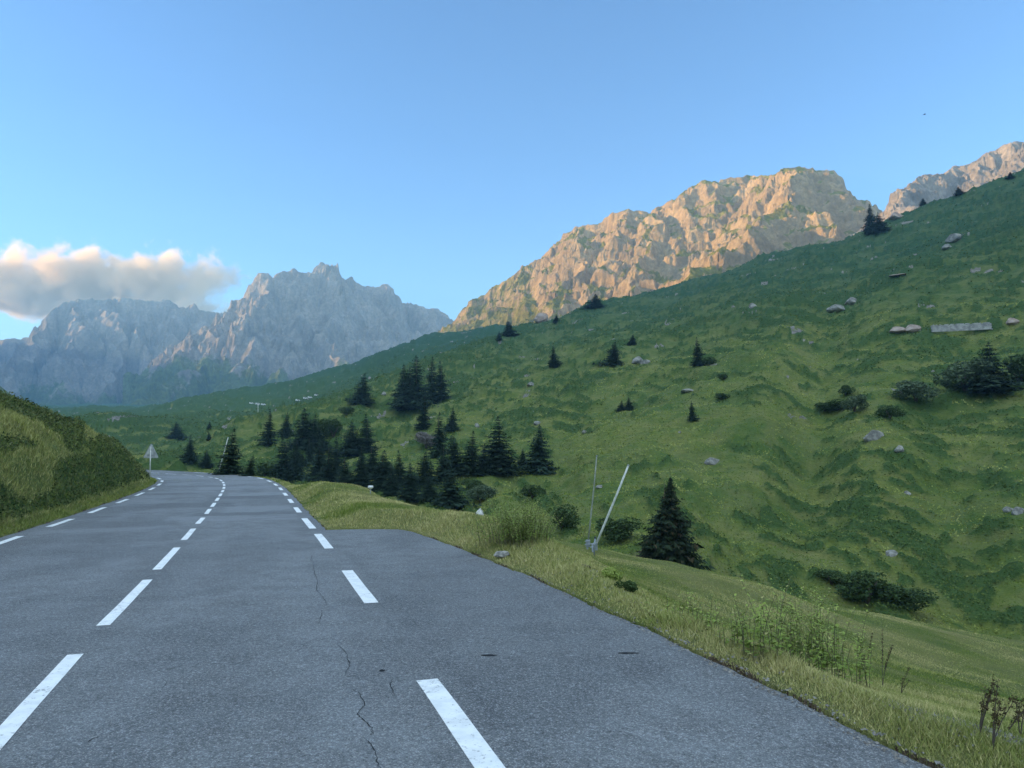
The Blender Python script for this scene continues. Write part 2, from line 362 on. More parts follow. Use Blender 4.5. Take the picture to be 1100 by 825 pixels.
me = bpy.data.meshes.new("road_cracks"); me.from_pydata(V.tolist(), [], [tuple(dict.fromkeys(f)) for f in F.tolist()]); me.materials.append(M_CRACK)
obj("road_cracks", me, kind='structure')

# ------------------------------------------------------------------ terrain
ctl = []                                     # (azimuth in degrees, r, z)
def cpx(px, *pairs):                         # (Y, photo row) pairs down one photo column
    for Yv, row in pairs:
        x, y, z = at(px, row, Yv); ctl.append((math.degrees(math.atan2(x, y)), math.hypot(x, y), z))
def caz(az, *pairs):
    for r, z in pairs: ctl.append((az, r, z))
# right hand side: verge, lower meadow, valley, opposite slope, skyline, and what lies beyond it
cpx(1100, (7, 788), (10, 790), (15, 765), (25, 730), (40, 690), (52, 712), (66, 702), (100, 535), (160, 410), (250, 316), (400, 228), (560, 189), (700, 200), (1200, 260), (3000, 350), (6500, 380))
cpx(950, (7, 755), (9, 745), (14, 738), (25, 694), (38, 662), (50, 692), (68, 678), (105, 530), (170, 415), (300, 318), (480, 262), (625, 240), (760, 255), (1200, 300), (3000, 380), (6500, 400))
cpx(800, (9.5, 693), (12.5, 695), (20, 661), (35, 626), (46, 660), (70, 636), (110, 530), (200, 413), (350, 336), (550, 300), (710, 288), (850, 300), (1300, 340), (3000, 390), (6500, 410))
cpx(712, (13, 652), (18, 640), (32, 604), (42, 640), (66, 608), (100, 540), (200, 440), (400, 352), (600, 324), (710, 312), (850, 322), (1300, 350), (3000, 390), (6500, 410))
cpx(640, (17, 602), (25, 604), (32, 588), (42, 630), (72, 600), (140, 498), (300, 400), (500, 349), (690, 329), (800, 338), (1200, 360), (3000, 392), (6500, 415))
cpx(560, (23, 565), (30, 572), (40, 610), (80, 590), (150, 505), (300, 422), (480, 372), (620, 352), (750, 362), (1000, 352), (1400, 362), (3000, 400), (6500, 420))
cpx(480, (29, 552), (36, 566), (48, 610), (95, 568), (200, 476), (350, 421), (540, 384), (650, 396), (900, 372), (1200, 361), (1500, 372), (3000, 410), (6500, 425))
cpx(400, (40, 530), (46, 531), (60, 590), (108, 562), (200, 490), (330, 440), (460, 408), (560, 425), (850, 405), (1200, 384), (1500, 392), (3000, 415), (6500, 428))
cpx(300, (58, 517), (66, 518), (80, 570), (125, 548), (200, 500), (300, 465), (390, 442), (470, 460), (800, 438), (1000, 428), (1250, 416), (1500, 422), (3000, 425), (6500, 430))
cpx(230, (72, 509.5), (78, 510), (95, 545), (140, 530), (220, 500), (330, 466), (400, 476), (600, 460), (760, 446), (900, 440), (1200, 421), (1500, 432), (3000, 430), (6500, 432))
cpx(165, (86, 504), (92, 503), (108, 530), (160, 520), (270, 494), (330, 502), (450, 470), (600, 455), (700, 460), (900, 447), (1100, 443), (1500, 441), (3000, 434), (6500, 434))
cpx(100, (110, 505), (200, 500), (300, 490), (480, 458), (560, 452), (700, 462), (900, 452), (1400, 441), (3000, 436), (6500, 434))
cpx(30, (130, 460), (200, 470), (300, 480), (500, 462), (800, 455), (1400, 442), (3000, 436), (6500, 434))
# left bank
cpx(0, (30, 441), (36, 434), (44, 428), (60, 440), (100, 450))
cpx(50, (27, 520), (36, 452), (44, 447), (56, 462))
cpx(100, (34, 515), (43, 467), (52, 470), (70, 495))
cpx(140, (41, 510), (50, 488), (60, 495), (75, 505))
cpx(168, (57, 514), (64, 511))
cpx(-100, (17, 520), (24, 420), (34, 390), (60, 390), (200, 430), (500, 440), (1400, 430), (6500, 430))
caz(-60, (13, -1.8), (20, 1.5), (40, 5), (150, 10), (500, 20), (1500, 50), (6500, 200))
caz(-90, (9.5, -1.6), (16, 1.8), (40, 6), (150, 14), (500, 40), (1500, 80), (6500, 200))
caz(-130, (12, -.8), (40, 5), (150, 20), (600, 60), (6500, 300)); caz(-180, (8, -2), (60, 3), (300, 30), (1500, 90), (6500, 300))
caz(180, (8, -2), (60, 3), (300, 30), (1500, 90), (6500, 300)); caz(130, (9, -2.6), (30, -6), (80, -6), (300, 60), (1500, 250), (6500, 300))
caz(90, (7.5, -3), (20, -8), (40, -14), (60, -19), (120, 5), (300, 90), (500, 190), (1500, 250), (6500, 300))
caz(60, (6.5, -2.8), (14, -5.8), (30, -10.5), (45, -14), (62, -20), (110, -6), (280, 75), (500, 190), (1500, 230), (6500, 300))
ctl = np.array(ctl); _cu = np.c_[ctl[:, 0] / 9.0, np.log(ctl[:, 1]) * 2.2]; _cv = ctl[:, 2] / ctl[:, 1]
_n = len(ctl)
def _kern(d2): return .5 * d2 * np.log(d2 + 1e-9)
def _solve():
    D = ((_cu[:, None] - _cu[None]) ** 2).sum(-1); K = _kern(D) + np.eye(_n) * 1e-3
    Pm = np.c_[np.ones(_n), _cu]; A = np.block([[K, Pm], [Pm.T, np.zeros((3, 3))]])
    return np.linalg.solve(A, np.r_[_cv, np.zeros(3)])
_wt = _solve()
AZ = np.radians(np.r_[np.arange(-180, -44, 2.0), np.arange(-43.5, -38, .5), np.arange(-37.5, 37.5, .068), np.arange(38, 44, .5), np.arange(45, 180, 2.0)])
R = np.exp(np.r_[np.linspace(math.log(.6), math.log(4), 24, endpoint=False), np.linspace(math.log(4), math.log(1500), 800, endpoint=False), np.linspace(math.log(1500), math.log(6800), 60)])
# evaluate the smooth surface on a coarse lattice, then upsample
def rbf_eval(az, r):
    u = np.c_[np.degrees(az).ravel() / 9.0, np.log(r).ravel() * 2.2]; out = np.empty(len(u))
    for i in range(0, len(u), 60000):
        c = u[i:i + 60000]; D = ((c[:, None] - _cu[None]) ** 2).sum(-1); out[i:i + 60000] = _kern(D) @ _wt[:_n] + _wt[_n] + c @ _wt[_n + 1:]
    return out.reshape(np.shape(az)) * r
_ai = np.unique(np.r_[np.arange(0, len(AZ), 6), len(AZ) - 1]); _ri = np.unique(np.r_[np.arange(0, len(R), 4), len(R) - 1])
cz = rbf_eval(AZ[_ai][:, None] + 0 * R[_ri], R[_ri][None, :] + 0 * AZ[_ai][:, None]) / R[_ri]
t1 = np.stack([np.interp(AZ, AZ[_ai], cz[:, j]) for j in range(len(_ri))], 1)
LR = np.log(R); Zs = np.stack([np.interp(LR, LR[_ri], t1[i]) for i in range(len(AZ))], 0)
k3 = np.array([1, 2, 3, 4, 3, 2, 1.]); k3 /= k3.sum()
Zs = np.apply_along_axis(lambda v: np.convolve(np.pad(v, 3, 'edge'), k3, 'valid'), 1, Zs)
Zs = np.apply_along_axis(lambda v: np.convolve(np.pad(v, 3, 'edge'), k3, 'valid'), 0, Zs) * R
GX = np.sin(AZ)[:, None] * R; GY = np.cos(AZ)[:, None] * R
AD = np.degrees(AZ)[:, None] + 0 * R; RR = R[None, :] + 0 * AD
# relief
hill = sstep(45, 90, RR)
Zs = Zs + hill * (RR / 400) ** .45 * (6.5 * fbm2(GX / 95, GY / 95, 3) ) * (1 - .5 * sstep(1500, 3000, RR)) * sstep(60, 160, RR)
ZB = Zs.copy()
Zs = Zs + hill * (1.1 * fbm2(GX / 17 + 5, GY / 24, 4, .55)) + sstep(12, 30, RR) * (1 - hill) * .10 * fbm2(GX / 3, GY / 3, 3)
gul = -5.5 * np.exp(-((AD - 22.5 - .010 * (RR - 200) + 1.2 * perlin2(RR / 60, 0 * RR)) / 2.4) ** 2) * sstep(80, 150, RR) * (1 - sstep(380, 600, RR))
gul2 = -2.2 * np.exp(-((AD - 31 + .02 * (RR - 90) + 1.0 * perlin2(RR / 40, 3 + 0 * RR)) / 2.4) ** 2) * sstep(70, 110, RR) * (1 - sstep(150, 260, RR))
Zs = Zs + gul + gul2
# shrub cover of the opposite slope, drawn out along the contours
TG = RR * AZ[:, None]; sc = np.clip(RR / 160, .6, 3) ** .55
n0 = fbm2(GX / 45, GY / 60 + 40, 3); n1 = fbm2(TG / 20, ZB / 4.5 + GX / 90 + 40, 3); n2 = fbm2(TG / 8 + 9, ZB / 1.9 + GX / 60, 3, .6); n3 = fbm2(TG / 2.4, ZB / .8 + 7, 2)
wr_ = 1.2 * perlin2(GX / 25, GY / 25)
fin = 1 - sstep(120, 230, RR)
terA = fbm2(TG / 20 + 13, (ZB + wr_) / 3.6, 3, .6); terB = fbm2(TG / 6 + 3, (ZB + .6 * wr_) / 1.3, 2) * fin; terr = terA + .55 * terB
Zs = Zs + hill * sstep(62, 100, RR) * (1.3 * np.clip(terA, -1, 1.2) * np.clip(RR / 220, .42, 1.6) + .42 * terB + .3 * n3 * fin)
_g = np.gradient(Zs, axis=1) / np.gradient(RR, axis=1); _gk = np.ones(25) / 25; steep = np.gradient(terr, axis=1) / np.gradient(np.log(RR), axis=1) * .03; _unused = _g - np.apply_along_axis(lambda v_: np.convolve(np.pad(v_, 12, 'edge'), _gk, 'valid'), 1, _g)
grassy = np.exp(-((AD - 19 + .01 * RR) / 7.5) ** 2) * sstep(80, 120, RR) * (1 - sstep(260, 380, RR)) + .7 * np.exp(-((AD - 9) / 6) ** 2) * (1 - sstep(200, 330, RR))
grassy = grassy - .22 * np.exp(-((AD - 29) / 4.5) ** 2) * (1 - sstep(230, 330, RR)) - .5 * np.exp(-((AD - 16) / 14) ** 2) * np.exp(-((RR - 78) / 13) ** 2)
nn_ = fbm2(GX / 4 + 3, GY / 6, 3); sm = .38 * np.clip(steep * 1.6, -.7, .9) + .9 * sstep(470, 600, RR) * sstep(5, -2, AD) + n0 * .42 + n1 * .42 + n2 * .62 + n3 * .3 + nn_ * .35 - grassy * .36 + .04 * sstep(250, 500, RR) + .12 * np.exp(-((AD + 12) / 8) ** 2)  # steep term puts shading of the terrace risers into the shrub colour
shrub = sstep(.05, .42, sm) * hill
lb = sstep(-.6, .6, -(AD + 12) / 6) * (RR < 90)                      # left bank
fringe = sstep(.7, 1.4, 0 * RR + 1)
def left_side(x, y):
    C_ = CLN[::6]; T_ = _T[::6]; out = np.empty(len(x), bool)
    for i in range(0, len(x), 100000):
        a, b = x[i:i + 100000], y[i:i + 100000]; k = np.argmin((a[:, None] - C_[:, 0]) ** 2 + (b[:, None] - C_[:, 1]) ** 2, 1)
        out[i:i + 100000] = (T_[k, 0] * (b - C_[k, 1]) - T_[k, 1] * (a - C_[k, 0])) > 0
    return out
dist = np.full(RR.shape, 50.0); near = (RR < 135); dist[near] = poly_sd(GX[near], GY[near])
lbm = (AD < -10) & (RR < 100) & (GX < -8); _li = np.where(lbm)
_sl = left_side(GX[_li], GY[_li]); lbm[_li] = _sl
shrub = np.where(lbm, sstep(-.1, .4, .7 * n2 + .5 * n3 + .45 - 1.3 * sstep(1.9, 2.9, dist)) * sstep(.3, .7, dist) * .9, shrub)
shrub = np.where(lbm & (RR > 37) & (AD < -29), np.maximum(shrub, sstep(37, 42, RR + 4 * n2) * sstep(-29, -31, AD)), shrub)
Zs = Zs + shrub * hill * (.5 + .7 * np.abs(n3)) * np.clip(RR / 250, .7, 1.5)
Zs = Zs + np.where(lbm, sstep(.6, 3, dist) * (.16 * n3 + .28 * n2 + .05 * perlin2(GX * 2, GY * 2)), 0)
rk = sstep(.86, 1.05, fbm2(TG / 14 + 77, Zs / 6, 5, .62) + .10 * sstep(150, 600, RR)) * hill * sstep(120, 200, RR) * .9
dryn = fbm2(GX / 6 + 3, GY / 6, 4, .6)
dry = np.clip(.30 - .10 * hill + .35 * dryn, 0, .65) * (1 - hill * .45) * (1 - .6 * lbm)
brow = np.exp(-((AD + 4) / 9) ** 2) * sstep(24, 32, RR) * (1 - sstep(45, 60, RR)); dry = np.maximum(dry, brow * np.clip(.9 + .6 * dryn, 0, 1)); dry = np.maximum(dry, .5 * sstep(520, 600, RR) * (1 - sstep(760, 900, RR)) * (AD < -12) * sstep(-.1, .3, n0))
dry = np.maximum(dry, np.where((dist > 0) & (dist < 1.0) & near, (1 - sstep(.3, 1.0, dist)) * np.clip(.3 + .5 * perlin2(GX * 1.3, GY * 1.3), 0, 1), 0))
dry = np.maximum(dry, np.where(lbm & (RR > 26), .45 * sstep(1.9, 2.8, dist) * (RR < 60), 0))
gravel = np.exp(-((dist - 1.05) / .3) ** 2) * near * (AD > 12) * (RR < 11) * sstep(-.1, .3, perlin2(GX * 1.1, GY * 1.1 + 4))
soil = np.where((dist < -.02 + .17 * perlin2(GX * 1.1, GY * 1.1)) & near, 1.0, 0) 
# carry the ground up to the road
bl = 1 - sstep(.0, np.where(AD > 5, 1.2, 1.6), dist)
zr = fY(GY) + .012 * fbm2(GX * .25, GY * .25, 3)
roadz = zr + np.where(dist < 0, -.10, .025 + .05 * np.clip(dist, 0, .4))
Zs = np.where(dist < 0, roadz, Zs * (1 - bl) + roadz * bl)
GZ = Zs
nA, nR = GX.shape
V = np.stack([GX, GY, GZ], -1).reshape(-1, 3)
F = grid_faces(nA, nR, closed=True)
V = np.vstack([V, [0, 0, float(fY(0)) - .1]]); c0 = len(V) - 1
apad = lambda a: np.r_[a.ravel(), 0]
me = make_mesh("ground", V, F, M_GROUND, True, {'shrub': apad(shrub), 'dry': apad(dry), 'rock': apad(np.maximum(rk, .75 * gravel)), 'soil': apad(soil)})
obj("ground", me, kind='structure')
def ground_z(x, y):
    az = np.arctan2(x, y); lr = np.log(np.hypot(x, y)); i = np.clip(np.searchsorted(AZ, az) - 1, 0, nA - 2); j = np.clip(np.searchsorted(LR, lr) - 1, 0, nR - 2)
    u = np.clip((az - AZ[i]) / (AZ[i + 1] - AZ[i]), 0, 1); v = np.clip((lr - LR[j]) / (LR[j + 1] - LR[j]), 0, 1)
    return (GZ[i, j] * (1 - u) + GZ[i + 1, j] * u) * (1 - v) + (GZ[i, j + 1] * (1 - u) + GZ[i + 1, j + 1] * u) * v
def samp(A, x, y):
    i = np.clip(np.searchsorted(AZ, np.arctan2(x, y)), 0, nA - 1); j = np.clip(np.searchsorted(LR, np.log(np.hypot(x, y))), 0, nR - 1); return A[i, j]
def hit(px, py, rmin=20.0):
    """where the sight line through a photo point first meets the ground beyond rmin"""
    a, e = ray(px, py); az = math.atan(a); el = e * math.cos(az); r = np.exp(np.linspace(math.log(rmin), math.log(5000), 3000))
    z = ground_z(np.sin(az) * r, np.cos(az) * r); ok = np.where(z >= el * r)[0]
    k = ok[0] if len(ok) else int(np.argmax(z / r)); rr = r[k]
    x, y = math.sin(az) * rr, math.cos(az) * rr
    return x, y, float(ground_z(np.array([x]), np.array([y]))[0])

# ------------------------------------------------------------------ mountains
M_ROCKC = rock_material("warm_rock", (.27, .20, .115), (.44, .33, .18), (.21, .20, .04))
M_ROCKB = rock_material("grey_rock", (.20, .185, .17), (.37, .335, .29), (.14, .175, .06), .8)

def massif(name, crest, depth, spurs, mat, az_pad=1.0, r0=1300, r1=2600, k1=1.15, k2=.72, cliff=60., base=-30., seed=0., amp=1.0, az_step=.052, nr=420, grass=(.62, .80), greenz=None, jag=1.0, shift=0.):
    """height field built from a network of ridges: the crest seen against the sky and the spurs running down from it"""
    crest = np.array(crest, float); dp = np.array(depth, float)
    fine = np.arange(crest[0, 0], crest[-1, 0], 1.6); py = np.interp(fine, crest[:, 0], crest[:, 1]); Yc = np.interp(fine, dp[:, 0], dp[:, 1])
    py = py + jag * (1.5 * perlin2(fine / 9 + seed, 0 * fine + seed) + 1.0 * perlin2(fine / 4 + seed, 0 * fine) + .6 * perlin2(fine / 2, 0 * fine + seed)) * np.interp(fine, [fine[0], fine[0] + 25, fine[-1] - 25, fine[-1]], [0, 1, 1, 0])
    Yc = Yc + jag * 40 * perlin2(fine / 30, 0 * fine + seed)
    lines = [np.array([at(a_, b_, c_) for a_, b_, c_ in zip(fine, py, Yc)])]
    for sp_ in spurs:
        P = []; q = [(p[0], p[1], p[2] if len(p) > 2 else float(np.interp(p[0], dp[:, 0], dp[:, 1]))) for p in sp_]; q = np.array([at(*p) for p in q])
        d_ = np.r_[0, np.cumsum(np.linalg.norm(np.diff(q, axis=0), axis=1))]; n_ = max(6, int(d_[-1] / (Yc.mean() / 70))); tt_ = np.linspace(0, d_[-1], n_); Q = np.stack([np.interp(tt_, d_, q[:, i]) for i in range(3)], 1)
        u_ = np.linspace(0, 1, n_); sc_ = Yc.mean() / 1800; w_ = np.sin(np.pi * u_) ** .5
        Q[:, 0] += w_ * 38 * sc_ * perlin2(u_ * 7 + seed, u_ * 0 + sp_[0][0]); Q[:, 1] += w_ * 38 * sc_ * perlin2(u_ * 7, u_ * 0 + sp_[0][0]); Q[:, 2] += w_ * 22 * sc_ * perlin2(u_ * 9 + seed, u_ * 0 + sp_[0][0] * 1.3) + w_ * 9 * sc_ * perlin2(u_ * 30 + seed, u_ * 0 + sp_[0][0]); lines.append(Q)
    az0 = math.atan(ray(crest[0, 0], 400)[0]) - math.radians(az_pad); az1 = math.atan(ray(crest[-1, 0], 400)[0]) + math.radians(az_pad)
    az = np.arange(az0, az1, math.radians(az_step)); r = np.linspace(r0, r1, nr); X = np.sin(az)[:, None] * r; Y = np.cos(az)[:, None] * r; sc = Yc.mean() / 1800
    wx = 26 * sc * fbm2(X / (120 * sc) + seed, Y / (120 * sc), 4, .55); wy = 26 * sc * fbm2(X / (120 * sc), Y / (120 * sc) + seed + 9, 4, .55)
    Xw, Yw = X + wx, Y + wy; Zm = np.full(X.shape, -1e9); D1 = np.full(X.shape, 1e9)
    for li, L in enumerate(lines):
        for (A_, B_) in zip(L[:-1], L[1:]):
            e = B_[:2] - A_[:2]; t = np.clip(((Xw - A_[0]) * e[0] + (Yw - A_[1]) * e[1]) / (e @ e + 1e-9), 0, 1)
            d = np.hypot(Xw - A_[0] - t * e[0], Yw - A_[1] - t * e[1]); zr = A_[2] + t * (B_[2] - A_[2]); c = cliff * sc
            z = zr - np.where(d < c, k1 * d, k1 * c + k2 * (d - c)); m = z > Zm; Zm = np.where(m, z, Zm); D1 = np.where(m, d, D1)
    de = sstep(0, 30 * sc, D1)
    rid = ridged3(X / (95 * sc) + seed, Y / (95 * sc), Zm / (170 * sc), 5, .55) - 1.0; fin_ = ridged3(X / (26 * sc), Y / (26 * sc) + seed, Zm / (40 * sc), 3, .6) - .9
    Z = Zm + amp * sc * (rid * 26 * (.15 + .85 * de) + fin_ * 7.5 * (.25 + .75 * de)) + shift * sc
    # ledges
    st = 34 * sc; q_ = (Z + 10 * sc * perlin2(X / 90, Y / 90)) / st; fr = q_ - np.floor(q_); Z = Z + .5 * st * .55 * (sstep(.25, .75, fr) - fr) * de
    Z = np.maximum(Z, base)
    a_ = np.stack([np.gradient(X, axis=0), np.gradient(Y, axis=0), np.gradient(Z, axis=0)], -1); b_ = np.stack([np.gradient(X, axis=1), np.gradient(Y, axis=1), np.gradient(Z, axis=1)], -1); nn = np.cross(a_, b_); nz = np.abs(nn[..., 2]) / (np.linalg.norm(nn, axis=-1) + 1e-9)
    kk = np.ones(7) / 7; nz = np.apply_along_axis(lambda v_: np.convolve(np.pad(v_, 3, 'edge'), kk, 'valid'), 1, nz); nz = np.apply_along_axis(lambda v_: np.convolve(np.pad(v_, 3, 'edge'), kk, 'valid'), 0, nz)
    gr = sstep(grass[0], grass[1], nz + .10 * fbm2(X / (50 * sc), Y / (50 * sc), 4))
    if greenz: gr = np.clip(gr + greenz(X, Y, Z), 0, 1)
    Fm = grid_faces(len(az), nr)
    return obj(name, make_mesh(name, np.stack([X, Y, Z], -1).reshape(-1, 3), Fm, mat, False, {'green': gr}), kind='structure')

massif("mountain_peak", [(440, 405), (458, 375), (470, 358), (500, 331), (515, 318), (530, 308), (548, 303), (562, 295), (580, 277), (600, 260), (615, 249), (625, 243), (640, 240), (655, 233), (665, 228), (677, 224), (690, 227), (700, 219),
          (712, 219), (720, 215), (735, 213), (745, 203), (765, 193), (780, 191), (800, 190), (815, 191), (828, 191), (838, 183), (850, 178), (862, 179), (872, 181), (885, 188), (897, 199), (910, 215), (926, 237), (945, 265), (960, 290)],
       [(440, 2500), (640, 2150), (700, 2060), (745, 2040), (800, 2020), (830, 1900), (852, 1760), (926, 2250), (960, 2400)],
       [[(530, 308), (515, 340, 2250), (503, 378, 2080)], [(562, 295), (556, 318, 2150), (535, 352, 1950)], [(600, 260), (590, 292, 2080), (575, 330, 1880), (560, 360, 1700)], [(640, 240), (625, 272, 1990), (606, 312, 1800), (592, 350, 1620)],
        [(677, 224), (664, 250, 1960), (655, 290, 1800), (648, 335, 1620)], [(712, 219), (700, 243, 1900), (690, 280, 1740), (684, 330, 1560)], [(745, 203), (740, 232, 1930), (733, 262, 1800)],
        [(850, 178), (838, 212, 1630), (820, 240, 1530), (800, 248, 1460), (775, 268, 1400), (752, 300, 1340), (735, 325, 1300)], [(820, 240, 1530), (845, 262, 1450), (880, 292, 1380)]],
       M_ROCKC, r0=1250, r1=2750, seed=3.3, k1=1.3, k2=.92, cliff=60, grass=(.57, .72), nr=520, amp=.78, greenz=lambda X, Y, Z: .5 * sstep(150, 20, X) + .2 * sstep(330, 230, Z))
massif("mountain_right", [(890, 275), (925, 250), (948, 235), (965, 222), (975, 205), (985, 194), (1000, 186), (1015, 184), (1030, 178), (1040, 175), (1050, 165), (1062, 163), (1075, 156), (1090, 155), (1105, 154), (1130, 150), (1180, 160)],
       [(890, 1350), (965, 1380), (1045, 1600), (1120, 1450), (1180, 1450)],
       [[(985, 194), (975, 222, 1320), (960, 250, 1220)], [(1030, 178), (1020, 205, 1480), (1005, 235, 1350)], [(1062, 163), (1050, 188, 1480), (1035, 220, 1330)], [(1105, 154), (1095, 180, 1400), (1085, 215, 1250)], [(1150, 152), (1140, 190, 1350), (1130, 230, 1200)]],
       M_ROCKB, r0=1150, r1=2100, seed=5.9, k1=1.3, k2=.9, cliff=60, grass=(.80, .93), nr=300)
massif("mountain_twin_peaks", [(150, 392), (185, 372), (215, 360), (245, 347), (255, 335), (262, 322), (270, 314), (280, 303), (286, 297), (291, 301), (298, 294), (310, 291), (322, 290), (334, 297), (340, 303), (347, 295), (353, 283), (357, 280), (363, 288), (371, 297), (380, 304), (396, 311),
          (404, 309), (412, 307), (425, 315), (436, 322), (448, 323), (460, 331), (470, 331), (484, 339), (530, 372)],
       [(150, 4500), (215, 4300), (270, 3750), (345, 3950), (484, 4550), (530, 4650)],
       [[(262, 322), (246, 345, 3600), (225, 372, 3350), (190, 402, 3050), (150, 432, 2800)], [(286, 297), (282, 330, 3550), (264, 368, 3300), (240, 405, 3000)], [(322, 290), (320, 330, 3650), (310, 370, 3350), (300, 412, 3000)], [(357, 283), (355, 322, 3700), (362, 368, 3400), (365, 410, 3050)],
        [(380, 304), (388, 345, 3850), (395, 385, 3500)], [(412, 307), (422, 340, 4000), (430, 375, 3650)], [(448, 323), (458, 350, 4100), (465, 378, 3800)]],
       M_ROCKB, r0=2650, r1=5300, seed=12.4, k1=1.5, k2=.80, cliff=70, grass=(.78, .92), nr=520, amp=1.15, jag=.8, az_step=.045, greenz=lambda X, Y, Z: 1.0 * sstep(400, 60, Z + 120 * fbm2(X / 260, Y / 260, 4)))
massif("mountain_under_cloud", [(-190, 395), (-120, 380), (-60, 370), (0, 365), (28, 360), (40, 346), (52, 338), (60, 327), (80, 322), (110, 321), (140, 322), (170, 324), (185, 322), (195, 330), (207, 326), (218, 333), (240, 333), (252, 333), (300, 350)],
       [(-190, 4700), (60, 4300), (300, 4700)],
       [[(28, 360), (10, 385, 4050), (-30, 410, 3750)], [(58, 329), (48, 352, 4120), (30, 385, 3900), (10, 415, 3650)], [(88, 322), (84, 350, 4100), (74, 388, 3850), (60, 420, 3600)], [(118, 321), (118, 352, 4150), (118, 392, 3900), (112, 425, 3650)], [(150, 323), (150, 355, 4200), (160, 392, 3950), (165, 425, 3650)], [(185, 322), (186, 352, 4250), (195, 385, 4000), (200, 415, 3700)], [(218, 333), (214, 356, 4300), (225, 380, 4100)]],
       M_ROCKB, r0=3400, r1=5500, seed=21.7, k1=2.3, k2=1.0, cliff=150, grass=(.80, .94), nr=420, amp=1.3, jag=.7, az_step=.05, greenz=lambda X, Y, Z: 1.0 * sstep(280, 20, Z + 110 * fbm2(X / 260, Y / 260, 4)))
# the long ridge on the sunset side, out of the frame, whose shadow lies over the road and the valley
def side_ridge():
    path = np.array([(-1250, -2500, 420), (-1150, -1200, 470), (-1120, 0, 470), (-1150, 800, 500), (-1500, 1400, 520), (-1900, 1900, 470), (-2500, 2700, 430), (-3050, 3400, 520), (-3900, 4300, 640), (-4400, 4900, 620)], float)
    d = np.r_[0, np.cumsum(np.hypot(*np.diff(path[:, :2], axis=0).T))]; s_ = np.arange(0, d[-1], 22.)
    P = np.stack([np.interp(s_, d, path[:, i]) for i in range(3)], 1); T = np.gradient(P[:, :2], axis=0); T /= np.linalg.norm(T, axis=1)[:, None]; Nn = np.stack([T[:, 1], -T[:, 0]], 1)
    t = np.linspace(-1, 1, 90)[None, :]; sa = s_[:, None]
    w_ = 560.; off = t * w_; zz = P[:, 2:3] * (1 - np.abs(t) ** .9) + 45 * perlin2(sa / 260, 0 * t) * (1 - np.abs(t)) + 14 * perlin2(sa / 70, 0 * t) * (1 - np.abs(t)) - 20
    XX = P[:, 0:1] + Nn[:, 0:1] * off; YY = P[:, 1:2] + Nn[:, 1:2] * off
    zz = zz + (ridged3(XX / 150, YY / 150, zz / 200, 3) - 1) * 40 * (1 - np.abs(t)) * sstep(0, .2, np.abs(t))
    obj("side_ridge", make_mesh("side_ridge", np.stack([XX, YY, zz], -1).reshape(-1, 3), grid_faces(len(s_), 90), M_ROCKB, True, {'green': sstep(.9, .3, zz / 400)}), kind='structure')
side_ridge()

# ------------------------------------------------------------------ haze and cloud
def haze():
    m = bpy.data.materials.new("thin_air"); m.use_nodes = True; t = m.node_tree; t.nodes.clear()
    o = t.nodes.new("ShaderNodeOutputMaterial"); v = t.nodes.new("ShaderNodeVolumePrincipled")
    v.inputs["Color"].default_value = (.36, .68, 1, 1); v.inputs["Density"].default_value = 1.25e-4; v.inputs["Anisotropy"].default_value = .0
    t.links.new(v.outputs[0], o.inputs["Volume"])
    b = MB(); x0, x1, y0, y1, z0, z1 = -7200, 7200, -7200, 7200, ZLOW - 1.0, ZTOP + 6
    b.box(((x0 + x1) / 2, (y0 + y1) / 2, (z0 + z1) / 2), (x1 - x0, y1 - y0, z1 - z0))
    obj("haze", b.mesh("haze", m), kind='stuff')
_zz = [c for o in S.objects if o.type == "MESH" for c in (o.bound_box[0][2], o.bound_box[6][2])]
ZLOW, ZTOP = min(_zz), max(_zz); print("Z RANGE", ZLOW, ZTOP)
haze()

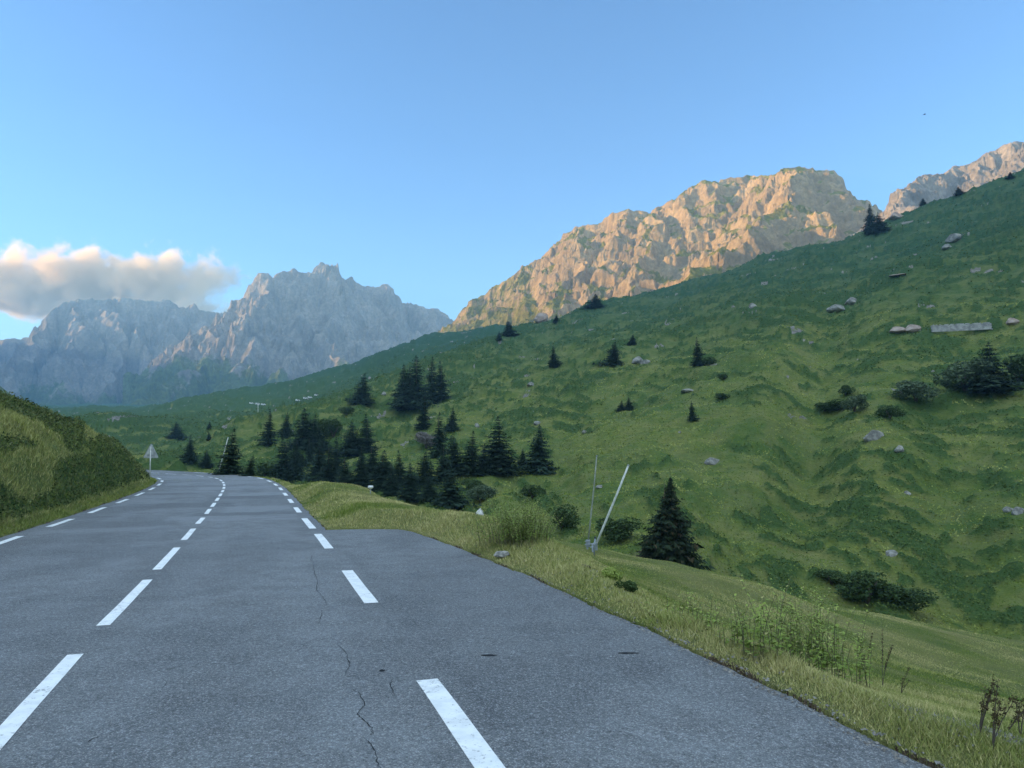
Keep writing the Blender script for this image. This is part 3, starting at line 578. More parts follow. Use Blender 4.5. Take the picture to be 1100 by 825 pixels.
def cloud():
    m = bpy.data.materials.new("evening_cloud"); m.use_nodes = True; t = m.node_tree; t.nodes.clear()
    W = N.__new__(N); W.m = m; W.t = t
    o = W.n("ShaderNodeOutputMaterial"); v = W.n("ShaderNodeVolumePrincipled"); v.inputs["Color"].default_value = (1, .84, .64, 1); v.inputs["Anisotropy"].default_value = .15
    x0, x1, y0, y1, z0, z1 = -6200., -1950., 7250., 8250., ZTOP + 20, 2150.
    p = W.pos(); oc = W.n("ShaderNodeTexCoord").outputs["Object"]
    sx = W.n("ShaderNodeSeparateXYZ"); W.l(oc, sx.inputs[0]); X_, Y_, Z_ = sx.outputs
    n1 = W.noise(p, .0019, 2, .5); n2 = W.noise(p, .0042, 8, .62, .3)
    # height of the cloud top and bottom along its length (object space: centre of the cloud, metres)
    A = lambda a, b: W.math('ADD', a, b); Mu = lambda a, b: W.math('MULTIPLY', a, b)
    g = W.math('SUBTRACT', 1.0, W.math('POWER', W.math('ABSOLUTE', Mu(Y_, 1 / 460.)), 2.0))
    xr = W.n("ShaderNodeMapRange"); W.l(X_, xr.inputs[0]); xr.inputs[1].default_value = 1900; xr.inputs[2].default_value = 500; xr.inputs[3].default_value = -1.1; xr.inputs[4].default_value = .0
    zt = W.n("ShaderNodeMapRange"); W.l(Z_, zt.inputs[0]); zt.inputs[1].default_value = 560; zt.inputs[2].default_value = 60; zt.inputs[3].default_value = -1.25; zt.inputs[4].default_value = .0
    # underside slopes up to the left
    zl = A(Z_, Mu(W.math('MINIMUM', A(X_, 250.0), 0.0), .16))
    zb = W.n("ShaderNodeMapRange"); W.l(zl, zb.inputs[0]); zb.inputs[1].default_value = -640; zb.inputs[2].default_value = -420; zb.inputs[3].default_value = -1.0; zb.inputs[4].default_value = .0
    s_ = A(A(xr.outputs[0], zt.outputs[0]), A(zb.outputs[0], Mu(g, .42)))
    s_ = A(s_, A(Mu(W.math('SUBTRACT', n1, .5), 1.3), Mu(W.math('SUBTRACT', n2, .5), 2.7)))
    r = W.n("ShaderNodeMapRange", interpolation_type='SMOOTHSTEP'); W.l(s_, r.inputs[0]); r.inputs[1].default_value = -.08; r.inputs[2].default_value = .45; r.inputs[3].default_value = 0; r.inputs[4].default_value = .011
    W.l(r.outputs[0], v.inputs["Density"]); W.l(v.outputs[0], o.inputs["Volume"])
    b = MB(); b.box((0, 0, 0), (x1 - x0, y1 - y0, z1 - z0)); me = b.mesh("cloud", m)
    obj("cloud", me, loc=((x0 + x1) / 2, (y0 + y1) / 2, (z0 + z1) / 2), kind='structure')
cloud()

# ------------------------------------------------------------------ foliage helpers
def leaf_material(name, a, b, c3=None, rough=.8):
    m = N(name, rough, .15); f = m.attr('tint'); p = m.pos()
    c = m.mix(f, a, b)
    if c3: c = m.mix(m.attr('tint2'), c, c3)
    m.col(c); return m.m
def tri_cloud(name, P, Dv, Wd, mat, tint, tint2=None):
    """triangles: base centre P, length vector Dv, width vector Wd"""
    n = len(P); V = np.empty((n, 3, 3)); V[:, 0] = P - Wd; V[:, 1] = P + Wd; V[:, 2] = P + Dv
    F = np.arange(3 * n).reshape(n, 3); at_ = {'tint': np.repeat(tint, 3)}
    if tint2 is not None: at_['tint2'] = np.repeat(tint2, 3)
    return make_mesh(name, V.reshape(-1, 3), F, mat, False, at_)
def leaves(name, P, size, mat, r, tint=None, squash=.7, up=.3):
    n = len(P); d = r.normal(size=(n, 3)); d[:, 2] = d[:, 2] * squash + up; d /= np.linalg.norm(d, axis=1)[:, None]
    w_ = np.cross(d, r.normal(size=(n, 3))); w_ /= np.linalg.norm(w_, axis=1)[:, None]
    s_ = (size * (.6 + .8 * r.random(n)))[:, None] if np.ndim(size) else size * (.6 + .8 * r.random((n, 1)))
    return tri_cloud(name, P, d * s_, w_ * s_ * .42, mat, r.random(n) if tint is None else tint)
M_BARK = simple("bark", (.07, .055, .045), (.12, .10, .08), 6)
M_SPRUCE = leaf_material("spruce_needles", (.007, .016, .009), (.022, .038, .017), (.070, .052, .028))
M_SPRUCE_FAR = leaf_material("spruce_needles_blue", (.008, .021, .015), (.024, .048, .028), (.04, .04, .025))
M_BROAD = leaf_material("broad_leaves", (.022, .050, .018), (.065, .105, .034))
M_BROAD_PALE = leaf_material("pale_leaves", (.045, .085, .045), (.12, .16, .09))
M_GREYB = leaf_material("grey_twigs", (.12, .11, .10), (.22, .20, .19))

def spruce_mesh(name, seed, levels, br, segs, mat, wide=.24, gap=.1, dead=.0):
    """crown for a tree of height 1"""
    r = np.random.default_rng(seed); P = []; D = []; W_ = []; T = []; T2 = []
    lean = r.normal(0, .02, 2); lobe = r.uniform(.75, 1.15, 12)
    asym = r.uniform(0, 6.28); r_pow = r.uniform(.62, 1.0)
    for L in range(levels):
        h = .04 + .955 * (L + r.random() * .8) / levels; nb = max(3, int(br * (1 - .45 * h)))
        base = wide * (1 - h) ** r_pow * (.74 + .42 * r.random()) * np.interp(h * 11, range(12), lobe) + .008
        if h < .10: base *= .75 + 2.4 * h
        for b in range(nb):
            if r.random() < gap: continue
            a = 6.283 * (b + r.random()) / nb; ln = base * (.68 + .48 * r.random()) * (1 + .22 * math.cos(a - asym))
            droop = -.22 - .25 * (1 - h) + r.normal(0, .10); n = max(2, int(segs * (.35 + .65 * (1 - h))))
            t = (np.arange(n) + .55) / n * (1) ; rad = ln * t; ca, sa = math.cos(a), math.sin(a)
            z = h + droop * rad * (1 - .35 * t) * 1.0 + .10 * ln * t ** 3
            for side in (-1, 1, 0):
                k = len(t); c = np.stack([rad * ca + lean[0] * h, rad * sa + lean[1] * h, z], 1) + r.normal(0, .0035, (k, 3))
                s_ = (ln * .30 * (1.15 - .75 * t) + .010) * (.7 + .6 * r.random(k))
                ang = a + side * (.75 + .3 * r.random(k)); dz = -.25 - .45 * r.random(k) if side else -.9 + .6 * r.random(k)
                d = np.stack([np.cos(ang), np.sin(ang), dz], 1); d /= np.linalg.norm(d, axis=1)[:, None]
                wv = np.stack([-np.sin(ang), np.cos(ang), .5 * r.normal(size=k)], 1)
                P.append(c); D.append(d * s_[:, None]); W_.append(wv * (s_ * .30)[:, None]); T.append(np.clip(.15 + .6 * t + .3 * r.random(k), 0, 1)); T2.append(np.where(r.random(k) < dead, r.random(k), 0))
    # leader
    k = 14; P.append(np.c_[r.normal(0, .003, (k, 2)) + lean, .95 + .04 * r.random(k)]); D.append(np.c_[r.normal(0, .012, (k, 2)), .022 + .02 * r.random(k)]); W_.append(r.normal(0, .003, (k, 3))); T.append(r.random(k)); T2.append(np.zeros(k))
    return tri_cloud(name, np.concatenate(P), np.concatenate(D), np.concatenate(W_), mat, np.concatenate(T), np.concatenate(T2))
def trunk_mesh(name, rad=.016, h=.93):
    b = MB(); b.tube([(0, 0, -.06), (0, 0, .02), (.002, .001, .3), (0, -.002, .65), (.001, 0, h)], [rad * 1.4, rad * 1.05, rad * .8, rad * .45, rad * .12], 8); return b.mesh(name, M_BARK, True)
TRUNK = trunk_mesh("trunk")
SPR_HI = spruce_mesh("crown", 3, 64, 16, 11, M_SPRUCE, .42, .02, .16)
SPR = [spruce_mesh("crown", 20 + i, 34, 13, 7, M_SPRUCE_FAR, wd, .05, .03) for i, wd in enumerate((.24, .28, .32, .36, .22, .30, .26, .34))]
def bush_mesh(name, seed, n, mat, lobes=7, flat=.8, leaf=.06):
    r = np.random.default_rng(seed); C = np.c_[r.uniform(-.32, .32, (lobes, 2)), r.uniform(.25, .68, lobes)]; Rr = r.uniform(.20, .34, lobes)
    k = r.integers(0, lobes, n); d = r.normal(size=(n, 3)); d /= np.linalg.norm(d, axis=1)[:, None]; P = C[k] + d * (Rr[k] * (.55 + .5 * r.random(n) ** .5))[:, None] * np.array([1, 1, flat])
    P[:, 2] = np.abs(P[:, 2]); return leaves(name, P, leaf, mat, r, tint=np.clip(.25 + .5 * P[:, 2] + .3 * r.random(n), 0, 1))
def bush_trunk(name):
    b = MB(); 
    for a in (0.3, 2.2, 4.4): b.tube([(0, 0, -.08), (.05 * math.cos(a), .05 * math.sin(a), .18), (.22 * math.cos(a), .22 * math.sin(a), .55)], [.03, .022, .008], 6)
    return b.mesh(name, M_BARK, True)
BT = bush_trunk("trunk")
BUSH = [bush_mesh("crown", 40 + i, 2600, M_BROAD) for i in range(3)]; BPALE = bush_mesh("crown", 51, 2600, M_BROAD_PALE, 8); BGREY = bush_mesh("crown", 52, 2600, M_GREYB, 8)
def plant_tree(kind, label, cat, px, py, hpx, group, wide=1.0, rmin=55, mesh=None):
    x, y, z = hit(px, py, rmin); x, y = float(x), float(y); h = hpx * y / 800 * (1.14 if kind == 's' and mesh is not SPR_HI else 1.0); wide = wide * (1.62 if kind == 's' and mesh is not SPR_HI else 1.15)
    nm = {'s': 'spruce_tree', 'b': 'broadleaf_bush'}[kind]
    t = thing(nm, label, cat, (x, y, z - .02 * h), group, random.uniform(0, 6.28)); t.rotation_euler = (random.gauss(0, .025), random.gauss(0, .025), random.uniform(0, 6.28)); wide *= random.uniform(.88, 1.15)
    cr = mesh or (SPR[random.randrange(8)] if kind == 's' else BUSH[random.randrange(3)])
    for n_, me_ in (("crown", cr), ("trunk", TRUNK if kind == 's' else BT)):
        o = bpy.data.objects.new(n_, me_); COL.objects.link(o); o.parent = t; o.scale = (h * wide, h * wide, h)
    return t
G1 = "spruces on the grassy slope across the valley"; G2 = "bushes on the slope across the valley"; G3 = "spruces in the valley beyond the road"
plant_tree('s', "large dark spruce with brownish needles standing right of the two leaning poles", 'tree', 712, 604, 92, None, 1.0, 42, SPR_HI)
TREES = [
 ('s', "taller spruce on the skyline in the gap right of the sunlit peak", 935, 252, 30, G1, .8), ('s', "squat dark spruce on the skyline touching the taller one on its left", 945, 250, 20, G1, 1.2),
 ('s', "tiny tree on the skyline below the right-hand rocky mountain", 1030, 204, 8, G1, 1.2), ('s', "small round tree on the skyline left of the tiny one below the right-hand mountain", 992, 219, 7, G1, 1.5),
 ('s', "highest skyline tree, near the right edge of the photo", 1085, 192, 7, G1, 1.4),
 ('s', "dark tree on the skyline in front of the lit foot of the peak", 640, 331, 14, G1, 1.3), ('s', "small tree on the skyline beside the orange lit boulder", 597, 347, 8, G1, 1.5),
 ('s', "larger of two dark spruces on the skyline left of the orange lit boulder", 547, 361, 15, G1, 1.3), ('s', "smaller of two dark spruces on the skyline left of the orange lit boulder", 536, 366, 9, G1, 1.3),
 ('s', "lone spruce high on the slope, leftmost of a row of three", 595, 395, 21, G1, 1.0), ('s', "lone spruce high on the slope, middle of a row of three, left of grey rocks", 659, 393, 23, G1, .95), ('s', "lone spruce high on the slope, rightmost of a row of three", 749, 393, 28, G1, .85),
 ('s', "faint small spruce above the middle of the row of three", 680, 371, 11, G1, 1.1), ('s', "left of two little spruces on open grass in the middle of the slope", 668, 441, 10, G1, 1.2), ('s', "right of two little spruces on open grass in the middle of the slope", 676, 441, 13, G1, 1.1),
 ('s', "thin bare little spruce on pale grass right of the two little ones", 743, 452, 19, G1, .55), ('s', "lone spruce above the pale grass, left of the tall dark cluster", 390, 434, 29, G1, .95),
 ('s', "leftmost spruce of the tall dark cluster on the slope", 433, 438, 42, G1, .75), ('s', "tallest spruce of the tall dark cluster on the slope", 447, 437, 49, G1, .75), ('s', "spruce third from left in the tall dark cluster", 464, 430, 41, G1, .75), ('s', "spruce at the right end of the tall dark cluster", 474, 430, 38, G1, .85),
 ('s', "narrow spruce standing just below the tall dark cluster", 456, 461, 34, G1, .8), ('s', "little spruce right of the narrow one below the cluster", 486, 463, 22, G1, .75),
 ('s', "spruce beside the pale grey bush below the cluster", 471, 492, 44, G1, .85), ('s', "broad full spruce, largest in the middle of the slope", 535, 508, 54, G1, .95), ('s', "spruce right of the broad full one, nearest the snow poles", 580, 506, 44, G1, .85),
 ('s', "left of two dark spruces leaning together left of the broad full one", 489, 510, 38, G1, 1.0), ('s', "right of two dark spruces leaning together left of the broad full one", 507, 509, 41, G1, 1.0),
 ('s', "dark spruce just behind the grassy verge, above the pointed white boulder", 481, 545, 38, G1, .95), ('s', "small spruce between the two largest mid-slope spruces", 561, 500, 16, G1, .8),
 ('s', "wide dark spruce behind the leaning pole at the road bend", 247, 510, 44, G3, 1.0), ('s', "spruce left of the leaning pole, between the sign and the wide dark spruce", 204, 497, 26, G3, 1.0), ('s', "spruce far down the valley above the road sign", 188, 471, 16, G3, 1.3), ('s', "small spruce in the far valley on a grey bank", 225, 461, 8, G3, 1.3), ('s', "low spruce just under the small one on the grey bank", 224, 473, 8, G3, 1.3), ('s', "short spruce between the sign and the leaning pole, low by the road", 222, 502, 16, G3, 1.1),
 ('s', "left spruce of the pair on the low ridge right of the leaning pole", 289, 478, 34, G1, .9), ('s', "right spruce of the pair on the low ridge right of the leaning pole", 307, 470, 24, G1, 1.0), ('s', "left of three dark spruces mid-slope above the far end of the road", 326, 482, 38, G1, 1.0), ('s', "middle of three dark spruces mid-slope above the far end of the road", 335, 484, 34, G1, .9), ('s', "right of three dark spruces mid-slope above the far end of the road", 342, 485, 26, G1, 1.0),
 ('s', "slim spruce standing in front of the three dark ones", 332, 499, 27, G1, .8), ('s', "small spruce low behind the road, right of the leaning pole", 268, 512, 20, G3, .9),
 ('s', "dark spruce at the left end of the row behind the verge", 305, 516, 40, G1, .9), ('s', "second spruce from the left in the row behind the verge", 318, 518, 32, G1, .9),
 ('s', "dark spruce left of the white post in the valley bottom", 352, 521, 38, G1, .95), ('s', "spruce between the white post and the row of dark ones", 370, 524, 30, G1, 1.0), ('s', "bushy spruce right behind the white post", 386, 528, 36, G1, 1.0),
 ('s', "left of two close spruces in the centre of the wooded hollow", 378, 489, 32, G1, .95), ('s', "right of two close spruces in the centre of the wooded hollow", 394, 486, 36, G1, .95), ('s', "small spruce under the two close ones in the hollow", 388, 508, 26, G1, .9),
 ('s', "low dark spruce right of the white post", 420, 532, 30, G1, 1.1), ('s', "spruce in the hollow two places right of the white post", 440, 536, 34, G1, 1.0), ('s', "small spruce low in the hollow left of the one above the boulder", 460, 538, 24, G1, 1.1),
 ('s', "spruce tucked between the leftmost and tallest spruces of the tall cluster", 440, 440, 40, G1, .8), ('s', "spruce low in the hollow directly below the lone spruce above the pale grass", 398, 514, 32, G1, 1.0), ('s', "leftmost spruce of the dense clump behind the white post", 342, 517, 36, G1, .9), ('s', "spruce at the back of the dense clump behind the white post", 362, 508, 34, G1, .9), ('s', "tall spruce at the right of the dense clump behind the white post", 411, 527, 38, G1, .9), ('s', "spruce halfway between the hollow and the two leaning dark spruces", 455, 520, 30, G1, 1.0), ('s', "spruce at the foot of the left leaning dark spruce", 476, 516, 34, G1, .9), ('s', "small spruce closing the gap left of the broad full spruce", 519, 510, 30, G1, 1.0), ('s', "spruce above the far end of the road, left of the slim one", 318, 500, 26, G1, 1.0), ('s', "spruce in the hollow just right of the slim one", 345, 500, 26, G1, 1.0), ('s', "dark spruce behind the low one right of the white post", 430, 522, 34, G1, .9),
 ('s', "dark spruce at the right edge, beside a rounded grey-green bush", 1064, 421, 48, G1, .95),
 ('b', "rounded grey-green bush left of the right-edge spruce", 1037, 421, 42, G2, 1.1), ('b', "large bush at the right edge above the grass", 1096, 412, 36, G2, 1.2), ('b', "rounded bush left of the grey-green one, above a grassy bank", 984, 431, 28, G2, 1.2), ('b', "pale rounded bush above the big grey boulder", 918, 442, 22, G2, 1.1), ('b', "small dark bush right of the pale rounded bush", 956, 450, 18, G2, 1.2), ('b', "dark bush left of the pale rounded bush", 900, 441, 13, G2, 1.8), ('b', "small dark bush at the left end of the shrub band on the right slope", 886, 442, 12, G2, 1.6), ('b', "low bush just above the pale rounded one", 908, 425, 14, G2, 1.1),
 ('b', "small bush beside the rightmost spruce of the row of three", 762, 392, 11, G2, 1.2), ('b', "little dark bush on open grass, upper of two right of the thin spruce", 778, 408, 8, G2, 1.2), ('b', "little dark bush on open grass, lower of two right of the thin spruce", 774, 429, 8, G2, 1.6),
 ('b', "big dark bush just above the edge of the mown meadow", 932, 648, 42, G2, 1.1), ('b', "dark bush behind the snow poles in the hollow", 604, 568, 28, G2, 1.1), ('b', "bush at the foot of the large dark spruce on its left", 662, 580, 28, G2, 1.4), ('b', "low bush right of the big dark bush above the meadow", 975, 655, 28, G2, 1.5), ('b', "low dark bush left of the big dark bush above the meadow", 893, 628, 18, G2, 1.7),
 ('b', "wide low bush in the hollow near the white post", 405, 512, 20, G2, 1.5), ('b', "bush in the hollow left of the narrow spruce", 358, 470, 26, G2, 1.2), ('b', "bush on the near ridge left of the lone spruce", 372, 446, 10, G2, 1.5), ('b', "bush at the valley edge behind the far bend", 285, 512, 18, G2, 1.3),
 ('b', "light green bush low on the slope above the broad boulder verge", 516, 540, 24, G2, 1.2), ('b', "small bush in the hollow right of the spruce above the boulder", 505, 528, 16, G2, 1.6), ('b', "bush just below the spruce nearest the snow poles", 572, 535, 18, G2, 1.4),
]
for k, lab, px, py, h, g, wd in TREES:
    me_ = None
    if k == 'b' and ('pale rounded bush above' in lab or 'grey-green bush left' in lab or 'rounded bush left of the grey-green' in lab or 'light green' in lab): me_ = BPALE
    plant_tree(k, lab, 'tree' if k == 's' else 'bush', px, py, h, g, wd, 62 if py > 500 else 100, me_)
plant_tree('b', "pale grey leafless bush in the hollow below the tall cluster", 'bush', 458, 482, 22, G2, 1.1, 80, BGREY)

# ------------------------------------------------------------------ ground cover
def screen_pts(n, az0, az1, r0, r1, rs):
    az = np.radians(rs.uniform(az0, az1, n)); r = np.exp(rs.uniform(math.log(r0), math.log(r1), n)); return np.sin(az) * r, np.cos(az) * r
def blades(name, x, y, h, wd, tint, tint2, mat, rs, lean=.45, kind_='grass'):
    z = ground_z(x, y); n = len(x); a = rs.uniform(0, 6.28, n); L = rs.normal(0, lean, (n, 2))
    D = np.stack([L[:, 0] * h, L[:, 1] * h, h], 1); Wv = np.stack([np.cos(a) * wd, np.sin(a) * wd, 0 * a], 1)
    return obj(name, tri_cloud(name, np.stack([x, y, z - .01], 1), D, Wv, mat, tint, tint2), kind='stuff')
M_GRASS = leaf_material("grass_blades", (.110, .175, .024), (.275, .320, .060), (.62, .53, .26))
M_HEATH = leaf_material("heath_leaves", (.036, .066, .022), (.120, .155, .050), (.30, .27, .13))
M_SLOPE = leaf_material("dwarf_shrub_leaves", (.036, .078, .018), (.125, .175, .040), (.20, .22, .06))
rs = np.random.default_rng(5)
x, y = screen_pts(820000, -26, 36.5, 4.8, 90, rs); d = samp(dist, x, y); keep = (d > .01) & ~((x < -6) & (d < 40) & left_side(x, y)) & ((np.hypot(x, y) < 44) | (d < 4)); x, y, d = x[keep], y[keep], d[keep]; r_ = np.hypot(x, y); ad = np.degrees(np.arctan2(x, y))
nz_ = fbm2(x * .9, y * .9, 3); nb_ = fbm2(x / 4, y / 4, 3)
verge = np.clip(1 - d / 3.2, 0, 1) + .35 * np.clip(nz_, 0, 1) + (ad < 6) * .35; zg = ground_z(x, y); verge = np.where(zg < fY(y) - .8, .30 + .25 * np.clip(nb_, -.5, 1), verge)
edge = sstep(.05, .5, d)
h = .46 * (.035 + .13 * np.clip(verge, 0, 1.2) * (.5 + .8 * rs.random(len(x)))) * (.4 + .6 * edge) * (1 + .8 * np.clip(nz_, 0, 1))
keep = rs.random(len(x)) > .75 * samp(rk, x, y) + .93 * np.exp(-((d - 1.05) / .3) ** 2) * (ad > 12) * (r_ < 12) * (nz_ > -.15)
t2 = np.clip(samp(dry, x, y) * 1.25 + .45 * nb_ + .5 * (rs.random(len(x)) < .24), 0, 1)
sel = keep; blades("verge_grass", x[sel], y[sel], h[sel], (.0022 + r_[sel] * .00042), np.clip(.5 + .5 * nb_[sel] + .3 * rs.normal(size=sel.sum()), 0, 1), t2[sel] * rs.random(sel.sum()) ** .4, M_GRASS, rs)
xg, yg = screen_pts(60000, 0, 36.5, 5, 20, rs); dg = samp(dist, xg, yg); kp = (dg > -.12) & (dg < 1.5) & (rs.random(len(xg)) < np.exp(-((dg - .9) / .4) ** 2) * (.25 + .9 * (fbm2(xg * .9, yg * .9, 2) > -.1)) * .5 + .35 * (np.abs(dg) < .1)); xg, yg, dg = xg[kp], yg[kp], dg[kp]
M_GRIT = leaf_material("grit", (.14, .13, .12), (.34, .32, .29))
zg = np.where(dg < 0, fY(yg) + .012 * fbm2(xg * .25, yg * .25, 3) + .004, ground_z(xg, yg) + .01); n = len(xg); sz_ = rs.uniform(.006, .022, n) * (1 + .6 * (rs.random(n) < .1))
Vg = np.array([(1, 0, 0), (-.4, .9, 0), (-.5, -.8, 0), (0, 0, 1)])[None] * sz_[:, None, None] * np.array([1, 1, .7]) + rs.normal(0, .15, (n, 4, 3)) * sz_[:, None, None]
Vg = Vg + np.stack([xg, yg, zg], 1)[:, None]; Fg = (np.arange(n)[:, None, None] * 4 + np.array([(0, 1, 3), (1, 2, 3), (2, 0, 3)])[None]).reshape(-1, 3)
obj("gravel", make_mesh("gravel", Vg.reshape(-1, 3), Fg, M_GRIT, False, {'tint': np.repeat(rs.random(n), 4)}), kind='stuff')
# left bank
x, y = screen_pts(330000, -37.5, -12, 13, 75, rs); d = samp(dist, x, y); keep = (d > .04) & (x < -8) & (np.degrees(np.arctan2(x, y)) < -12) & left_side(x, y); x, y, d = x[keep], y[keep], d[keep]; r_ = np.hypot(x, y); shv = samp(shrub, x, y); n_ = fbm2(x / 1.5, y / 1.5, 3)
low = d < .4; h = np.where(low, .07 + .05 * rs.random(len(x)), (.08 + .14 * rs.random(len(x))) * (1 + .6 * np.clip(n_, -.6, 1)))
g_ = (shv < .35) | (rs.random(len(x)) < .55)
t2 = np.where(low, .3 * rs.random(len(x)), np.where(g_, .10 + .5 * rs.random(len(x)), .35 * rs.random(len(x)) ** 2))
tn = np.clip(.35 + .6 * n_ + .3 * rs.normal(size=len(x)), 0, 1); s1 = low | g_; tn = np.where(s1 & (shv > .35) & ~low, tn * .35 - .25, tn); t2 = np.where(s1 & (shv > .35) & ~low, t2 * .45, t2)
blades("bank_grass", x[s1], y[s1], h[s1], .003 + r_[s1] * .00040, tn[s1], t2[s1], M_GRASS, rs, .5)
s2 = ~s1; zg = ground_z(x[s2], y[s2]); P = np.stack([x[s2], y[s2], zg + .22 * rs.random(s2.sum()) * (1 + n_[s2])], 1)
obj("bank_heath", leaves("bank_heath", P, .04 + r_[s2] * .0014, M_HEATH, rs, tint=np.clip(tn[s2], 0, 1), up=.5), kind='stuff')
o_ = bpy.data.objects["bank_heath"].data.attributes.new('tint2', 'FLOAT', 'POINT'); o_.data.foreach_set('value', np.repeat(t2[s2], 3).astype(np.float32))
# dwarf shrubs and tussocks on the far slope
x, y = screen_pts(520000, -36, 36.5, 62, 900, rs); shv = samp(shrub, x, y); r_ = np.hypot(x, y); keep = (shv + .5 * (fbm2(x / 1.2, y / 1.2, 2)) > rs.uniform(.25, 1.0, len(x))) & (samp(dist, x, y) > 2.5); x, y, r_, shv = x[keep], y[keep], r_[keep], shv[keep]
zg = ground_z(x, y); n_ = fbm2(x / 3, y / 3, 2); sz = .12 + r_ * .0016; sz = sz * .8; P = np.stack([x, y, zg + (.25 + sz) * rs.random(len(x)) ** .8 * np.clip(.7 + .9 * n_, .1, 2)], 1)
P = P[(hi_ := rs.random(len(P)) > .6 * sstep(20, 120, P[:, 2]))]; x, y, sz, n_ = x[hi_], y[hi_], sz[hi_], n_[hi_]; me_ = leaves("dwarf_shrubs", P, sz, M_SLOPE, rs, tint=np.clip(.4 + .6 * n_ + .25 * rs.normal(size=len(x)), 0, 1), squash=.3, up=.08)
a_ = me_.attributes.new('tint2', 'FLOAT', 'POINT'); a_.data.foreach_set('value', np.repeat(.5 * rs.random(len(x)) ** 3, 3).astype(np.float32)); obj("dwarf_shrubs", me_, kind='stuff')
x, y = screen_pts(140000, -36, 36.5, 60, 300, rs); shv = samp(shrub, x, y); r_ = np.hypot(x, y); keep = (shv < .4); x, y, r_ = x[keep], y[keep], r_[keep]; n_ = fbm2(x / 7, y / 7, 3)
blades("slope_grass", x, y, .07 + r_ * .0006 * (1 + n_), .03 + r_ * .0010, np.clip(.45 + .6 * n_ + .2 * rs.normal(size=len(x)), 0, 1), np.clip(.25 * n_ + .12 * rs.random(len(x)), 0, 1), M_GRASS, rs, .5)

# ------------------------------------------------------------------ rocks
M_STONE = simple("lichen_stone", (.15, .15, .14), (.33, .32, .29), 3, .95, .15, bump=.8); M_WHITE = simple("white_stone", (.50, .49, .47), (.66, .65, .62), 3, .9, .2, bump=.6); M_RED = simple("rusty_stone", (.26, .20, .17), (.40, .33, .28), 3, .95, .15, bump=.8)
import bmesh
def rock_mesh(name, seed, mat, sub=4, flat=.7, point=0):
    bm = bmesh.new(); bmesh.ops.create_icosphere(bm, subdivisions=sub, radius=.5); V = np.array([v.co[:] for v in bm.verts]); r = np.random.default_rng(seed)
    for _ in range(9):                                            # chop flat facets
        n = r.normal(size=3); n[2] = abs(n[2]) * .8; n /= np.linalg.norm(n); dd_ = r.uniform(.26, .40); k = V @ n - dd_; V = V - np.maximum(k, 0)[:, None] * n * .93
    V = V * (1 + .10 * perlin3(V[:, 0] * 3 + seed, V[:, 1] * 3, V[:, 2] * 3) + .07 * perlin3(V[:, 0] * 9 + seed, V[:, 1] * 9, V[:, 2] * 9) + .05 * perlin3(V[:, 0] * 19 + seed, V[:, 1] * 19, V[:, 2] * 19))[:, None]
    if point: s_ = 1 - point * np.clip(V[:, 2] + .2, 0, 1); V[:, 0] *= s_; V[:, 1] *= s_
    V[:, 2] *= flat
    for v, c in zip(bm.verts, V): v.co = c
    me_ = bpy.data.meshes.new(name); bm.to_mesh(me_); bm.free(); me_.materials.append(mat); me_.polygons.foreach_set("use_smooth", [False] * len(me_.polygons)); return me_
RK = [rock_mesh("boulder", 60 + i, M_STONE, 3) for i in range(4)]; RKR = [rock_mesh("rock_outcrop", 70 + i, M_RED, 4, .5) for i in range(2)]; RW = rock_mesh("white_boulder", 81, M_WHITE, 4, 1.05, .75); RSLAB = rock_mesh("stone_slab", 84, M_STONE, 4, .30)
GB = "boulders lying on the slope across the valley"
def rock(name, me_, label, px, py, wpx, rmin=60, group=GB, wz=1.0, sink=.24, cat='rock'):
    x, y, z = hit(px, py, rmin); s_ = wpx * y / 800
    o = obj(name, me_, loc=(x, y, z + s_ * wz * (.25 - sink)), label=label, category=cat); o.rotation_euler = (0, 0, random.uniform(0, 6.28)) ; o.scale = (s_ * .92, s_ * .92, s_ * wz * 1.25)
    if group: o['group'] = group
    return o
for i, (px, py, wp, lab, wz) in enumerate([
    (938, 470, 24, "largest grey boulder on the right slope, below the pale rounded bush", .8), (966, 483, 13, "small grey boulder just right of and below the largest one", .8), (766, 496, 21, "grey boulder on open grass left of the big grassy channel", .7),
    (685, 388, 20, "wide grey rock right of the middle spruce of the high row", .55), (694, 390, 14, "grey rock touching the right side of the wide grey rock", .6), (974, 531, 9, "small whitish stone in the middle of the right slope", .9), (1083, 548, 12, "left of two pale rocks at the right edge", .9), (1094, 551, 15, "right of two pale rocks at the right edge, cut by the frame", .9),
    (958, 596, 17, "dark mossy boulder above the mown meadow", .7), (808, 330, 11, "small grey boulder high on the slope below the lit spur", .9), (628, 464, 7, "small white stone on grass below the two little spruces", .8), (512, 458, 7, "small white upright stone right of the little spruce below the cluster", 1.2),
    (578, 455, 12, "flat dark stone mid-slope left of the small white stone", .5), (412, 424, 8, "grey stone left of the tall dark cluster", .8), (738, 420, 18, "dark grey ledge rock below the rightmost high spruce", .4), (570, 413, 10, "grey rock left of and below the leftmost high spruce", .6), (730, 465, 5, "tiny pale stone right of the small white stone", .8),
    (645, 523, 12, "pale flat stone on grass seen between the two leaning poles", .4), (850, 353, 6, "tiny grey stone under the long shaded gully", .8), (1002, 400, 6, "tiny grey stone on grass below the stone wall", .8)]):
    rock("boulder", RK[i % 4], lab, px, py, wp, 60, GB, wz)
